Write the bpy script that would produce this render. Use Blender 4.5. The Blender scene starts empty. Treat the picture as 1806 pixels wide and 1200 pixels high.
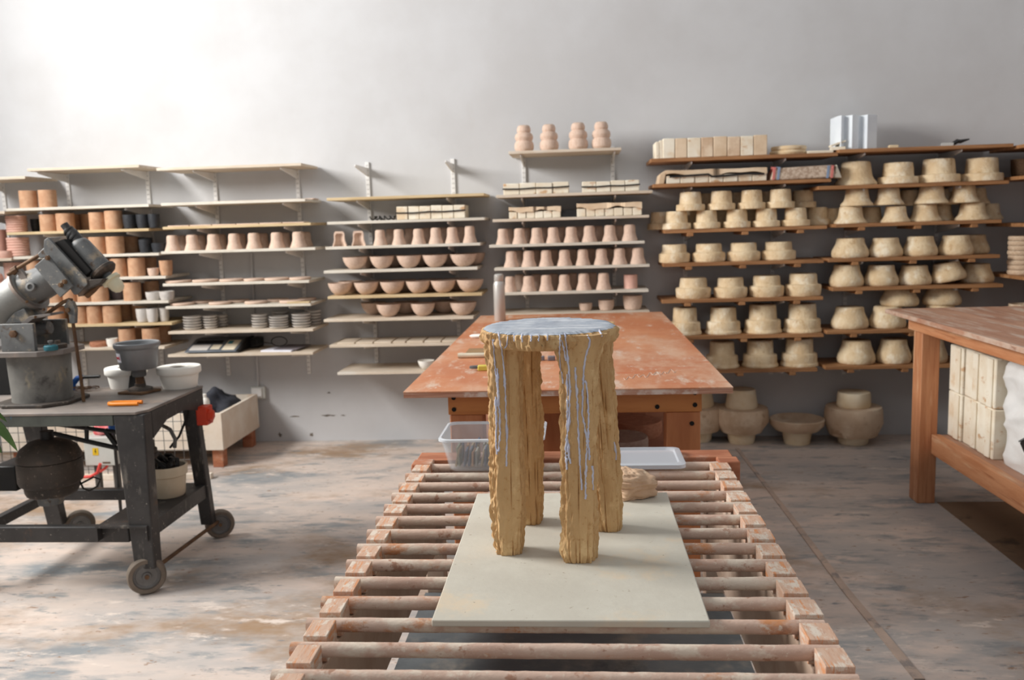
import bpy, bmesh, math, random
from mathutils import Vector, Matrix, noise
from mathutils.bvhtree import BVHTree
random.seed(7)
S = bpy.context.scene
C = S.collection
# ------------------------------------------------------------------ camera
F, PITCH, YAW, ROLL, EYE = 1550.5, .13145, .07597, -.02936, 1.5      # focal length in px of a 1806x1200 frame
def axes():
    m = Matrix.Rotation(YAW, 3, 'Z')
    f = m @ Vector((0, math.cos(PITCH), -math.sin(PITCH)))
    u = m @ Vector((0, math.sin(PITCH), math.cos(PITCH)))
    x = m @ Vector((1, 0, 0))
    return x*math.cos(ROLL)+u*math.sin(ROLL), u*math.cos(ROLL)-x*math.sin(ROLL), f
AX, AU, AF = axes()
cam = bpy.data.cameras.new('camera'); co = bpy.data.objects.new('camera', cam); C.objects.link(co)
co.matrix_world = Matrix(((AX.x, AU.x, -AF.x, 0), (AX.y, AU.y, -AF.y, 0), (AX.z, AU.z, -AF.z, EYE), (0, 0, 0, 1)))
cam.sensor_width = 36; cam.lens = 36*F/1806; cam.clip_start = .02
cam.dof.use_dof = True; cam.dof.focus_distance = 2.0; cam.dof.aperture_fstop = 5.0
S.camera = co
# ------------------------------------------------------------------ world, window light, exposure
w = bpy.data.worlds.new('daylight'); S.world = w; w.use_nodes = True
bg = w.node_tree.nodes['Background']; bg.inputs[0].default_value = (.93, .965, 1, 1); bg.inputs[1].default_value = .50
def area(name, loc, target, sx, sy, power, col):
    l = bpy.data.lights.new(name, 'AREA'); l.shape = 'RECTANGLE'; l.size = sx; l.size_y = sy; l.energy = power; l.color = col
    o = bpy.data.objects.new(name, l); C.objects.link(o); o.location = loc
    o.rotation_euler = (Vector(target)-Vector(loc)).to_track_quat('-Z', 'Y').to_euler(); return o
WX = -4.7                                                            # left wall plane
area('window_daylight', (WX-.05, 3.05, 3.3), (0, 3.05, 2.6), 2.2, 1.7, 440, (1, .985, .96))
S.view_settings.view_transform = 'Standard'; S.view_settings.look = 'None'; S.view_settings.gamma = 1
S.view_settings.use_curve_mapping = False; S.view_settings.exposure = 0.0
# ------------------------------------------------------------------ helpers
def ray(px, py): return AF + AX*((px-903)/F) - AU*((py-600)/F)
def at(px, py, Y=None, Z=None):
    d = ray(px, py); t = Y/d.y if Y is not None else (Z-EYE)/d.z
    return d*t + Vector((0, 0, EYE))
def lin(c):
    r = [((v/255+.055)/1.055)**2.4 if v > 10.3 else v/255/12.92 for v in c]
    return (r[0], r[1], r[2], 1)
class G:
    def __init__(s): s.v = []; s.f = []
    def add(s, vs, fs):
        b = len(s.v); s.v += [tuple(v) for v in vs]; s.f += [tuple(i+b for i in f) for f in fs]; return s
    def box(s, x0, x1, y0, y1, z0, z1):
        return s.add([(x0,y0,z0),(x1,y0,z0),(x1,y1,z0),(x0,y1,z0),(x0,y0,z1),(x1,y0,z1),(x1,y1,z1),(x0,y1,z1)],
                     [(3,2,1,0),(4,5,6,7),(0,1,5,4),(1,2,6,5),(2,3,7,6),(3,0,4,7)])
    def hexa(s, lo, hi):                                              # two quads, bottom and top
        return s.add(list(lo)+list(hi), [(3,2,1,0),(4,5,6,7),(0,1,5,4),(1,2,6,5),(2,3,7,6),(3,0,4,7)])
    def prism(s, poly, vec):
        n = len(poly); p = [Vector(q) for q in poly]; vec = Vector(vec)
        return s.add(p+[q+vec for q in p], [tuple(range(n))[::-1], tuple(range(n, 2*n))]+[(i, (i+1) % n, n+(i+1) % n, n+i) for i in range(n)])
    def lathe(s, prof, seg=28, c=(0, 0, 0), jit=0, sd=0, ax=None):
        vs = []; fs = []; n = len(prof); c = Vector(c)
        q = Vector((0, 0, 1)).rotation_difference(Vector(ax)).to_matrix() if ax is not None else None
        for r, z in prof:
            for k in range(seg):
                a = 2*math.pi*k/seg; rr = r
                if jit and r > 0: rr = r*(1+jit*noise.noise(Vector((math.cos(a)*1.7+sd*3.1, math.sin(a)*1.7, z*9+sd))))
                p = Vector((rr*math.cos(a), rr*math.sin(a), z))
                vs.append((q @ p if q else p)+c)
        for i in range(n-1):
            for k in range(seg):
                k2 = (k+1) % seg
                fs.append((i*seg+k, i*seg+k2, (i+1)*seg+k2, (i+1)*seg+k))
        if prof[0][0] > 0: fs.append(tuple(range(seg))[::-1])
        if prof[-1][0] > 0: fs.append(tuple((n-1)*seg+k for k in range(seg)))
        return s.add(vs, fs)
    def tube(s, pts, r, seg=8, closed=False):
        pts = [Vector(p) for p in pts]; n = len(pts); rs = r if isinstance(r, (list, tuple)) else [r]*n
        vs = []; fs = []; up = None
        for i in range(n):
            a = pts[(i-1) % n] if closed or i > 0 else pts[i]; b = pts[(i+1) % n] if closed or i < n-1 else pts[i]
            t = (b-a).normalized()
            if up is None: up = t.orthogonal().normalized()
            up = (up-t*up.dot(t)).normalized(); sd = t.cross(up)
            for k in range(seg):
                an = 2*math.pi*k/seg; vs.append(pts[i]+(up*math.cos(an)+sd*math.sin(an))*rs[i])
        for i in range(n if closed else n-1):
            for k in range(seg):
                j = (i+1) % n; fs.append((i*seg+k, i*seg+(k+1) % seg, j*seg+(k+1) % seg, j*seg+k))
        if not closed: fs += [tuple(range(seg))[::-1], tuple((n-1)*seg+k for k in range(seg))]
        return s.add(vs, fs)
    def cyl(s, a, b, r, seg=20, r2=None): return s.tube([a, b], [r, r if r2 is None else r2], seg)
    def mesh(s, name, smooth=40):
        m = bpy.data.meshes.new(name); m.from_pydata(s.v, [], s.f)
        bm = bmesh.new(); bm.from_mesh(m); bmesh.ops.remove_doubles(bm, verts=bm.verts, dist=1e-6)
        bmesh.ops.recalc_face_normals(bm, faces=bm.faces); bm.to_mesh(m); bm.free()
        if smooth: m.shade_smooth(); m.set_sharp_from_angle(angle=math.radians(smooth))
        return m
def obj(name, g, mat, parent=None, loc=None, bevel=0, smooth=40, rot=None, seg=2):
    m = g.mesh(name, smooth) if isinstance(g, G) else g
    if mat and not m.materials: m.materials.append(mat)
    o = bpy.data.objects.new(name, m); C.objects.link(o); o.parent = parent
    if loc is not None: o.location = loc
    if rot is not None: o.rotation_euler = rot
    if bevel:
        b = o.modifiers.new('bevel', 'BEVEL'); b.width = bevel; b.segments = seg; b.limit_method = 'ANGLE'; b.angle_limit = math.radians(35)
    return o
def tag(o, label, cat, group=None, kind=None):
    o['label'] = label; o['category'] = cat
    if group: o['group'] = group
    if kind: o['kind'] = kind
    return o
def thing(name, label, cat, loc=(0, 0, 0), group=None, rz=0):
    o = bpy.data.objects.new(name, None); C.objects.link(o); o.location = loc; o.rotation_euler = (0, 0, rz); o.empty_display_size = .05
    return tag(o, label, cat, group)
def struct(o): o['kind'] = 'structure'; return o
def clone(o, loc, rz=0, sc=None, parent=None):
    c = o.copy(); C.objects.link(c); c.location = loc; c.rotation_euler = (0, 0, rz); c.parent = parent
    if sc: c.scale = sc
    return c
ORD = ['first', 'second', 'third', 'fourth', 'fifth', 'sixth', 'seventh', 'eighth', 'ninth', 'tenth', 'eleventh', 'twelfth', 'thirteenth', 'fourteenth', 'fifteenth', 'sixteenth', 'seventeenth', 'eighteenth', 'nineteenth', 'twentieth']
# ------------------------------------------------------------------ materials
MATS = {}
def M(name, c1, c2=None, scale=6, stretch=(1, 1, 1), lo=.35, hi=.65, rough=.75, bump=.15, bscale=70, metal=0, spec=.4, over=(), bstretch=None, r2=None, coat=0, bdist=.004):
    m = bpy.data.materials.new(name); MATS[name] = m; m.use_nodes = True; nt = m.node_tree; N = nt.nodes; L = nt.links
    b = N['Principled BSDF']; b.inputs['Roughness'].default_value = rough; b.inputs['Metallic'].default_value = metal
    b.inputs['Specular IOR Level'].default_value = spec; b.inputs['Coat Weight'].default_value = coat
    tc = N.new('ShaderNodeTexCoord'); oi = N.new('ShaderNodeObjectInfo')
    mu = N.new('ShaderNodeMath'); mu.operation = 'MULTIPLY'; mu.inputs[1].default_value = 37; L.new(oi.outputs['Random'], mu.inputs[0])
    def nz(sc, st, det=5, ro=.6, off=0):
        mp = N.new('ShaderNodeMapping'); mp.inputs['Scale'].default_value = st; mp.inputs['Location'].default_value = (off, off*.7, off*.3)
        L.new(tc.outputs['Object'], mp.inputs[0])
        n = N.new('ShaderNodeTexNoise'); n.noise_dimensions = '4D'; n.inputs['Scale'].default_value = sc; n.inputs['Detail'].default_value = det
        n.inputs['Roughness'].default_value = ro; L.new(mp.outputs[0], n.inputs['Vector']); L.new(mu.outputs[0], n.inputs['W']); return n
    def ramp(n, l, h):
        r = N.new('ShaderNodeMapRange'); r.interpolation_type = 'SMOOTHSTEP'; r.inputs[1].default_value = l; r.inputs[2].default_value = h
        L.new(n.outputs['Fac'], r.inputs[0]); return r.outputs[0]
    def mix(fac, a, bb):
        x = N.new('ShaderNodeMix'); x.data_type = 'RGBA'
        L.new(fac, x.inputs[0])
        for s_, v in ((6, a), (7, bb)):
            if isinstance(v, tuple): x.inputs[s_].default_value = v
            else: L.new(v, x.inputs[s_])
        return x.outputs[2]
    c2 = c2 or tuple(v*.88 for v in c1)
    col = mix(ramp(nz(scale, stretch), lo, hi), lin(c1), lin(c2))
    for i, (oc, sc, st, l, h) in enumerate(over):
        col = mix(ramp(nz(sc, st, 6, .65, 3.7*(i+1)), l, h), col, lin(oc))
    L.new(col, b.inputs['Base Color'])
    if r2 is not None:
        rr = N.new('ShaderNodeMapRange'); rr.inputs[1].default_value = .3; rr.inputs[2].default_value = .7; rr.inputs[3].default_value = rough; rr.inputs[4].default_value = r2
        L.new(nz(scale*1.7, stretch, 5, .6, 9).outputs['Fac'], rr.inputs[0]); L.new(rr.outputs[0], b.inputs['Roughness'])
    if bump:
        bp = N.new('ShaderNodeBump'); bp.inputs['Strength'].default_value = bump; bp.inputs['Distance'].default_value = bdist
        L.new(nz(bscale, bstretch or stretch, 4, .6, 5).outputs['Fac'], bp.inputs['Height']); L.new(bp.outputs[0], b.inputs['Normal'])
    return m
def see_through(name, col, fac, rough=.2):
    m = bpy.data.materials.new(name); m.use_nodes = True; nt = m.node_tree; N = nt.nodes; L = nt.links
    b = N['Principled BSDF']; b.inputs['Base Color'].default_value = lin(col); b.inputs['Roughness'].default_value = rough
    t = N.new('ShaderNodeBsdfTransparent'); t.inputs[0].default_value = (.96, .97, .98, 1)
    x = N.new('ShaderNodeMixShader'); x.inputs[0].default_value = fac
    L.new(t.outputs[0], x.inputs[1]); L.new(b.outputs[0], x.inputs[2]); L.new(x.outputs[0], N['Material Output'].inputs[0]); return m
U3 = (1, 1, 1)
m_wall = M('plaster_wall', (199, 199, 200), (191, 190, 190), 1.2, rough=.9, bump=.25, bscale=16, over=[((184, 180, 175), 2.2, (1, 1, .6), .62, .85), ((209, 210, 212), .7, U3, .55, .8)])
m_floor = M('stained_concrete', (212, 196, 184), (186, 178, 172), 1.6, (.5, 1.4, 1), .40, .60, rough=.42, bump=.15, bscale=30, r2=.68,
            over=[((142, 146, 148), 2.8, (.5, 1.4, 1), .50, .64), ((222, 202, 188), 2.4, (.5, 1.3, 1), .50, .64), ((158, 130, 102), 1.2, (.7, 1.2, 1), .50, .66), ((146, 148, 148), 9, (.4, 1.2, 1), .54, .68), ((220, 206, 194), 15, (.5, 1.2, 1), .55, .70), ((150, 120, 98), 34, (.6, 1.2, 1), .60, .70), ((128, 130, 132), 24, (.4, 1.3, 1), .60, .70)])
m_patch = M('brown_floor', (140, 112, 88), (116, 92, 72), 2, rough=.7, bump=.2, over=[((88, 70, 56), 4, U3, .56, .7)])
m_joint = M('joint_filler', (204, 180, 162), (182, 162, 148), 5, rough=.9, bump=.3, over=[((150, 140, 134), 12, U3, .52, .64)])
m_dark = M('dark_recess', (26, 24, 23), rough=.9, bump=0)
m_slot = M('slot_shadow', (140, 136, 132), None, 5, rough=.9, bump=0)
m_white_metal = M('white_steel', (232, 230, 227), (222, 220, 217), 10, rough=.5, bump=0)
m_birch = M('pale_board', (212, 197, 178), (197, 180, 159), 5, (1, 9, 9), rough=.65, bump=.08, over=[((212, 204, 192), 5, (.5, 3, 1), .5, .7)])
m_white_board = M('white_board', (214, 207, 194), (200, 191, 176), 5, (1, 6, 6), rough=.6, bump=.06)
m_pine = M('yellow_pine_board', (206, 184, 146), (190, 164, 122), 5, (1, 9, 9), rough=.65, bump=.08)
m_brown = M('brown_plank', (172, 124, 82), (142, 98, 62), 4, (.8, 9, 9), rough=.6, bump=.12, over=[((192, 156, 118), 3, (.5, 2, 2), .58, .8)])
m_clay = M('bisque_clay', (214, 188, 170), (202, 174, 154), 6, rough=.85, bump=.06, bscale=90)
m_clay_pink = M('pink_clay', (228, 186, 170), (216, 170, 154), 1.5, rough=.85, bump=.06)
m_tubecl = M('tan_clay_tube', (198, 158, 126), (184, 140, 108), 1.5, (1, 1, 2), rough=.8, bump=.05, bscale=9)
m_char = M('charcoal_glaze', (52, 54, 58), (38, 40, 44), 6, rough=.5, bump=.05)
m_greycup = M('pale_grey_glaze', (208, 203, 197), (194, 188, 182), 1.5, rough=.5, bump=.03)
m_slate = M('violet_grey_glaze', (120, 112, 116), (104, 98, 102), 6, rough=.6, bump=.03)
m_plaster = M('plaster_mould', (232, 210, 174), (216, 188, 148), 1.6, lo=.35, hi=.65, rough=.9, bump=.3, bscale=9, over=[((240, 226, 200), 1.3, U3, .50, .66), ((202, 170, 128), 2.6, U3, .56, .70)], bdist=.03)
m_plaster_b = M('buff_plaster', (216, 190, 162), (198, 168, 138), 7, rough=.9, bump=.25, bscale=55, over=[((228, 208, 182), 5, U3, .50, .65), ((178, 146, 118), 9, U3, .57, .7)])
m_block = M('white_plaster_block', (238, 230, 212), (228, 214, 190), 8, rough=.9, bump=.2, bscale=45, over=[((202, 164, 126), 12, (1, 1, 2), .57, .66), ((220, 196, 164), 5, U3, .54, .68)])
m_blockside = M('aged_plaster', (226, 204, 176), (206, 178, 146), 5, rough=.9, bump=.2, over=[((188, 146, 110), 7, U3, .6, .75)])
m_pw = M('clean_white_plaster', (244, 241, 234), (234, 229, 219), 5, rough=.85, bump=.06)
m_stoolclay = M('ochre_stoneware', (206, 169, 120), (191, 152, 104), 9, (1, 1, .5), rough=.8, bump=.5, bscale=70, bstretch=(1, 1, .5), over=[((222, 188, 138), 18, (1, 1, .7), .53, .68), ((172, 130, 84), 30, (1, 1, .14), .60, .72), ((186, 144, 94), 90, U3, .56, .66)], bdist=.005)
m_glaze = M('lavender_glaze', (206, 208, 222), (188, 190, 210), 20, rough=.22, bump=.1, spec=.6)
m_glazetop = M('grey_blue_glaze', (178, 186, 196), (156, 166, 180), 14, (2.2, .5, 1), rough=.38, bump=.9, bscale=34, bstretch=(.4, 2.6, 1), spec=.5, over=[((208, 212, 218), 16, (.5, 3, 1), .50, .62), ((140, 148, 164), 40, (.5, 3, 1), .58, .68)], bdist=.004)
m_bat = M('fibre_cement_board', (204, 199, 185), (194, 188, 174), 6, rough=.85, bump=.15, over=[((212, 194, 168), 5, U3, .54, .70), ((196, 190, 176), 14, U3, .54, .66), ((160, 146, 128), 60, U3, .64, .70)])
m_roller = M('dusty_dowel', (208, 182, 164), (194, 162, 144), 10, (.6, 1, 1), rough=.85, bump=.5, bscale=70, over=[((194, 134, 92), 9, (.7, 1.2, 1.2), .55, .64), ((216, 200, 182), 13, (.7, 1.2, 1.2), .50, .60), ((168, 128, 106), 30, (.8, 1, 1), .57, .66), ((210, 190, 172), 60, U3, .56, .62)])
m_rblock = M('dusty_pine_block', (204, 174, 152), (196, 158, 134), 2, (2, .5, 1), rough=.85, bump=.4, bscale=2.5, over=[((206, 142, 98), 1.6, (5, .4, 1), .52, .60), ((212, 198, 182), 2.2, (1, .6, 1), .50, .60), ((176, 128, 100), 6, (4, .5, 1), .58, .66)], bdist=.002)
m_rail = M('clay_smeared_rail', (190, 168, 150), (170, 144, 124), 5, rough=.85, bump=.2)
m_rend = M('redwood_beam', (186, 124, 92), (158, 96, 68), 5, (1, 6, 6), rough=.8, bump=.2, over=[((198, 172, 152), 6, U3, .54, .68)])
m_top = M('orange_plywood', (198, 134, 94), (184, 114, 76), 3, (1.2, .8, 1), rough=.5, bump=.15, bscale=24, r2=.7, over=[((204, 162, 134), 3.0, (1.3, .6, 1), .45, .68), ((188, 106, 66), 5, (.5, 2.5, 1), .56, .70), ((206, 180, 160), 9, (1.6, .5, 1), .54, .70), ((208, 186, 168), 34, (1, .5, 1), .58, .70), ((178, 100, 64), 60, (.4, 3, 1), .6, .72)])
m_ply = M('plywood_edge', (186, 146, 124), (160, 108, 84), 8, (1, 1, 40), rough=.75, bump=.1, over=[((204, 186, 174), 7, U3, .48, .60)])
m_pinewood = M('orange_pine', (194, 128, 70), (178, 112, 58), 4, (.8, 5, 6), rough=.5, bump=.1, over=[((164, 92, 40), 5, (.6, 14, 14), .6, .72)])
m_pinewoodz = M('orange_pine_upright', (188, 122, 78), (172, 106, 66), 4, (6, 6, .8), rough=.55, bump=.1, over=[((192, 162, 144), 7, (1, 1, 1.6), .58, .7)])
m_rtop = M('worn_table_top', (184, 140, 114), (164, 118, 94), 4, (4, .4, 1), rough=.55, bump=.2, over=[((194, 170, 152), 5, (3, .4, 1), .48, .62), ((136, 92, 72), 9, (5, .3, 1), .57, .67)])
m_rwood = M('red_pine_rail', (198, 140, 100), (182, 120, 80), 6, (7, .7, 7), rough=.55, bump=.15, over=[((164, 104, 68), 5, (14, .5, 14), .54, .64), ((208, 164, 128), 4, (5, .6, 5), .53, .66)])
m_rwoodz = M('red_pine_leg', (196, 138, 98), (178, 118, 80), 6, (7, 7, .6), rough=.55, bump=.15, over=[((160, 100, 66), 6, (14, 14, .4), .54, .64), ((206, 160, 124), 4, (5, 5, .5), .53, .66)])
m_steel = M('black_painted_steel', (60, 58, 57), (44, 43, 43), 7, rough=.5, bump=.15, bscale=40, over=[((104, 100, 94), 18, (1, 1, .3), .58, .68), ((150, 144, 134), 70, U3, .63, .68), ((86, 66, 50), 9, U3, .60, .7)])
m_grime = M('dusty_machine_grey', (112, 113, 112), (92, 93, 93), 8, rough=.55, bump=.25, bscale=45, metal=.1, over=[((158, 144, 124), 9, U3, .53, .66), ((84, 64, 48), 14, U3, .58, .68), ((176, 166, 150), 60, U3, .62, .68)])
m_castgrey = M('cast_grey_barrel', (150, 150, 146), (128, 128, 124), 10, rough=.55, bump=.15, metal=.2, over=[((168, 150, 124), 5, U3, .58, .72)])
m_drum = M('dusty_drum', (122, 120, 114), (96, 94, 90), 6, rough=.55, bump=.2, over=[((164, 150, 122), 9, (1, 1, .5), .50, .64), ((66, 63, 60), 8, U3, .54, .66)])
m_motor = M('dark_motor', (76, 68, 61), (58, 53, 49), 8, rough=.65, bump=.25, over=[((120, 102, 86), 8, U3, .52, .68), ((160, 146, 132), 80, U3, .62, .68)])
m_cart_top = M('clay_dusted_steel', (140, 130, 122), (112, 106, 102), 5, (.7, 1.4, 1), rough=.5, bump=.12, over=[((168, 146, 130), 4, U3, .54, .72)])
m_apron = M('paint_splashed_steel', (82, 86, 80), (68, 70, 66), 7, rough=.55, bump=.15, over=[((150, 124, 56), 8, (1, 1, 1), .62, .68), ((58, 104, 136), 11, (2, 1, .6), .65, .70), ((134, 84, 56), 9, U3, .66, .73)])
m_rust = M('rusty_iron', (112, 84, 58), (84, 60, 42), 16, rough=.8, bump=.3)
m_rubber = M('dusty_tyre', (124, 112, 100), (98, 88, 78), 9, rough=.85, bump=.25)
m_hub = M('grey_wheel_hub', (130, 130, 128), (108, 106, 104), 10, rough=.6, bump=.2, metal=.3)
m_black = M('black_rubber', (22, 22, 22), (30, 29, 28), 9, rough=.5, bump=.05)
m_nylon = M('ivory_nylon', (226, 220, 192), (214, 206, 176), 5, rough=.4, bump=0)
m_pot = M('grey_cast_pot', (142, 144, 146), (122, 124, 126), 5, (1, 1, .6), rough=.4, bump=.05, metal=.3, over=[((158, 132, 122), 5, (1, 1, .4), .6, .75)])
m_orange = M('orange_plastic', (238, 142, 34), (226, 124, 24), 6, rough=.45, bump=0)
m_red = M('red_plastic', (206, 62, 28), (190, 48, 20), 6, rough=.4, bump=0)
m_redhose = M('red_hose', (226, 84, 76), (212, 66, 60), 6, rough=.45, bump=0)
m_blue = M('blue_plastic', (46, 104, 186), (36, 90, 166), 6, rough=.4, bump=0)
m_teal = M('teal_cap', (46, 116, 128), (40, 96, 108), 6, rough=.6, bump=.1)
m_bucket = M('stained_white_bucket', (214, 202, 180), (198, 182, 156), 5, (1, 1, .5), rough=.6, bump=.1, over=[((170, 146, 116), 6, (1, 1, .5), .6, .75)])
m_box = M('grey_enamel', (196, 196, 190), (182, 182, 176), 5, rough=.45, bump=.03)
m_yellow = M('yellow_sticker', (224, 186, 34), (214, 172, 24), 5, rough=.5, bump=0)
m_crate = M('pale_crate', (232, 222, 208), (218, 200, 180), 4, rough=.8, bump=.12, over=[((196, 150, 120), 5, U3, .6, .76)])
m_cloth_d = M('dark_cloth', (66, 68, 76), (44, 46, 54), 7, rough=.9, bump=.4, bscale=30)
m_stain = M('brushed_steel', (206, 202, 196), (192, 188, 182), 10, (1, 1, .2), rough=.4, bump=.02, metal=.45)
m_leaf = M('green_leaf', (88, 120, 60), (66, 98, 46), 8, rough=.5, bump=.1, over=[((160, 160, 60), 5, U3, .64, .76)])
m_bag = M('white_plastic_sack', (232, 232, 230), (222, 221, 218), 5, rough=.42, bump=.35, bscale=9, bdist=.02)
m_paper = M('white_paper', (232, 232, 240), (222, 222, 232), 5, rough=.7, bump=0)
m_scale = M('scale_body', (104, 110, 118), (88, 94, 102), 6, rough=.5, bump=.05)
m_cream = M('cream_plastic', (226, 214, 190), None, 5, rough=.5, bump=0)
m_strip = M('mould_strap', (30, 30, 32), None, 5, rough=.6, bump=0)
m_cover = M('brown_notebook', (150, 120, 84), (140, 110, 76), 8, rough=.8, bump=.15)
m_knife = M('yellow_knife', (208, 190, 84), (192, 172, 66), 8, rough=.5, bump=0)
m_tile_mix = [M('sage_tile', (158, 162, 132), None, 9, rough=.7, bump=.05), M('tan_tile', (190, 166, 128), None, 9, rough=.7, bump=.05), M('orange_tile', (196, 146, 106), None, 9, rough=.7, bump=.05), M('grey_tile', (158, 154, 144), None, 9, rough=.7, bump=.05), M('blue_grey_tile', (96, 106, 124), None, 9, rough=.7, bump=.05)]
m_batgrey = M('grey_bat', (176, 156, 142), (160, 138, 126), 5, rough=.85, bump=.1)
m_terra = M('terracotta_slab', (178, 124, 96), (160, 106, 80), 5, rough=.85, bump=.12)
m_speckle = M('speckled_cloth', (202, 182, 162), (170, 146, 126), 60, rough=.9, bump=.4, bscale=90, lo=.42, hi=.58)
m_redstripe = M('red_stripe', (206, 120, 112), None, 5, rough=.8, bump=0)
m_bluestripe = M('blue_stripe', (140, 158, 184), None, 5, rough=.8, bump=0)
m_clear = see_through('clear_plastic', (232, 236, 240), .22)
m_clear_rim = see_through('clear_plastic_rim', (236, 240, 244), .55)
m_lid = see_through('frosted_lid', (214, 218, 224), .6, .3)
m_glass = see_through('window_glass', (235, 240, 245), .06, .05)
m_red_ink = M('red_ink', (214, 70, 84), None, 5, rough=.6, bump=0)
m_wire = M('dark_wire', (84, 82, 80), None, 5, rough=.5, bump=0)
m_redbag = M('red_print_bag', (226, 90, 96), (236, 150, 150), 22, rough=.6, bump=.1)
m_dustmark = M('dust_mark', (214, 196, 180), None, 5, rough=.9, bump=0)
# ------------------------------------------------------------------ setting
WY, RX, SH = 6.03, 3.62, 4.6           # back wall plane, right wall plane, wall height
struct(obj('floor', G().box(WX, RX, -2.5, WY+.2, -.12, 0), m_floor))
fl = bpy.data.objects['floor']
g = G(); pts = [at(1300, 792, Z=0), at(1330, 830, Z=0), at(1392, 910, Z=0), at(1490, 1040, Z=0), at(1622, 1200, Z=0)]
wd = [.012, .011, .014, .016, .017]
for a, b, wa, wb in zip(pts, pts[1:], wd, wd[1:]):
    g.add([(a.x-wa, a.y, .004), (a.x+wa, a.y, .004), (b.x+wb, b.y, .004), (b.x-wb, b.y, .004), (a.x-wa, a.y, -.02), (a.x+wa, a.y, -.02), (b.x+wb, b.y, -.02), (b.x-wb, b.y, -.02)], [(0,1,2,3),(0,3,7,4),(1,5,6,2)])
obj('joint_strip', g, m_joint, fl)
obj('brown_strip', G().box(1.84, RX, -1.5, 4.56, -.02, .004), m_patch, fl)  # thin brown strip, darker than the concrete around it
wall = struct(obj('wall_back', G().box(WX-.2, RX+.2, WY, WY+.2, 0, SH), m_wall))
struct(obj('wall_right', G().box(RX, RX+.2, 1.0, WY, 0, SH), m_wall))
g = G()                                                              # left wall around the daylight window
y0, y1, z0, z1 = 1.95, 4.15, 2.45, 4.15
g.box(WX-.2, WX, -2.5, y0, 0, SH).box(WX-.2, WX, y1, WY, 0, SH).box(WX-.2, WX, y0, y1, 0, z0).box(WX-.2, WX, y0, y1, z1, SH)
struct(obj('wall_left', g, m_wall))
wn = struct(obj('window_1', G().box(WX-.02, WX+.03, y0-.05, y0, z0-.05, z1+.05).box(WX-.02, WX+.03, y1, y1+.05, z0-.05, z1+.05).box(WX-.02, WX+.03, y0, y1, z1, z1+.05).box(WX-.02, WX+.05, y0, y1, z0-.05, z0), m_white_metal))
def blot(name, c, rx, ry, mat, parent, vert, sd):                    # thin irregular stain
    n = 40; vs = [c]; 
    for k in range(n):
        a = 2*math.pi*k/n; q = 1+.9*noise.noise(Vector((math.cos(a)*2+sd, math.sin(a)*2, sd)))
        d = Vector((rx*q*math.cos(a), 0, ry*q*math.sin(a))) if vert else Vector((rx*q*math.cos(a), ry*q*math.sin(a), 0))
        vs.append(Vector(c)+d)
    obj(name, G().add(vs, [(0, k+1, (k+1) % n+1) for k in range(n)]), mat, parent, smooth=0)
m_scuff = M('wall_scuff', (128, 118, 108), (92, 84, 76), 30, rough=.9, bump=.1)
for i, (px, py, rx, ry) in enumerate(((580, 733, .05, .006), (605, 733, .02, .004), (549, 767, .012, .012), (494, 767, .012, .014), (580, 693, .012, .006), (520, 735, .05, .004))):
    c = at(px, py, Y=WY-.0008); blot('wall_scuff', c, rx, ry, m_scuff, wall, True, i*2.1)
# wall outlet with its surface conduit
ob = thing('wall_socket', 'white wall socket at the end of a thin conduit above the floor', 'socket', at(456, 693, Y=WY-.02))
obj('back_box', G().box(-.052, .052, -.012, .02, -.045, .045), m_box, ob, bevel=.006)
obj('face_plate', G().box(-.045, .03, -.022, -.010, -.036, .036), m_white_metal, ob, bevel=.004)
cd = at(432, 447, Y=WY-.01); c2 = at(455, 680, Y=WY-.01)
obj('conduit', G().tube([(cd.x+.045-ob.location.x, .01, cd.z-ob.location.z), (c2.x-ob.location.x, .01, .04)], .008), m_wall, ob)
# ------------------------------------------------------------------ wall shelving
YF = 5.65
BAYN = {0: 'far-left pink-ware bay', 1: 'clay-tube bay', 2: 'kitchen-scale bay', 3: 'bowl bay', 4: 'gourd-vase bay', 5: 'left mould bay', 6: 'right mould bay'}
B = {}                                  # (bay, n) -> (z_top, front y, x0, x1)
def board(bay, n, x0, y0, x1, y1, mat, th=.018, yf=YF, yb=None, cleats=0, col='pale plywood', dz=0):
    yb = yb or WY-.012
    a, b = at(x0, y0, Y=yf), at(x1, y1, Y=yf); z = (a.z+b.z)/2+th/2+dz
    o = obj('shelf_board', G().box(0, b.x-a.x, 0, yb-yf, -th, 0), mat, None, (a.x, yf, z), bevel=.002)
    tag(o, f'{col} shelf board, {ORD[n]} from the top in the {BAYN[bay]}', 'shelf', 'wall shelf boards')
    for k in range(cleats):
        cx = (b.x-a.x)*(.16+.34*k)
        obj('cleat', G().box(cx-.02, cx+.02, .0, yb-yf-.06, -th-.022, -th-.001), m_brown, o, bevel=.002)
    B[(bay, n)] = (z, yf, a.x, b.x, th); return o
P, W_, Yw, Br = m_birch, m_white_board, m_pine, m_brown
for n, (x0, y0, x1, y1, mt) in enumerate([(-60, 318, 44, 312, P), (-60, 378, 8, 374, P), (-60, 461, 20, 457, P), (-60, 543, 30, 538, P)]):
    board(0, n, x0, y0, x1, y1, mt)
for n, (x0, y0, x1, y1, mt, cl) in enumerate([(48, 302, 245, 291, P, 'pale plywood'), (11, 373, 262, 360, W_, 'white'), (12, 416, 262, 402, Yw, 'yellow pine'), (24, 458, 280, 446, W_, 'white'), (36, 499, 292, 486, W_, 'white'), (44, 541, 297, 530, W_, 'white'), (50, 582, 303, 566, Yw, 'yellow pine'), (56, 622, 290, 610, P, 'pale plywood')]):
    board(1, n, x0, y0, x1, y1, mt, col=cl)
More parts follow.
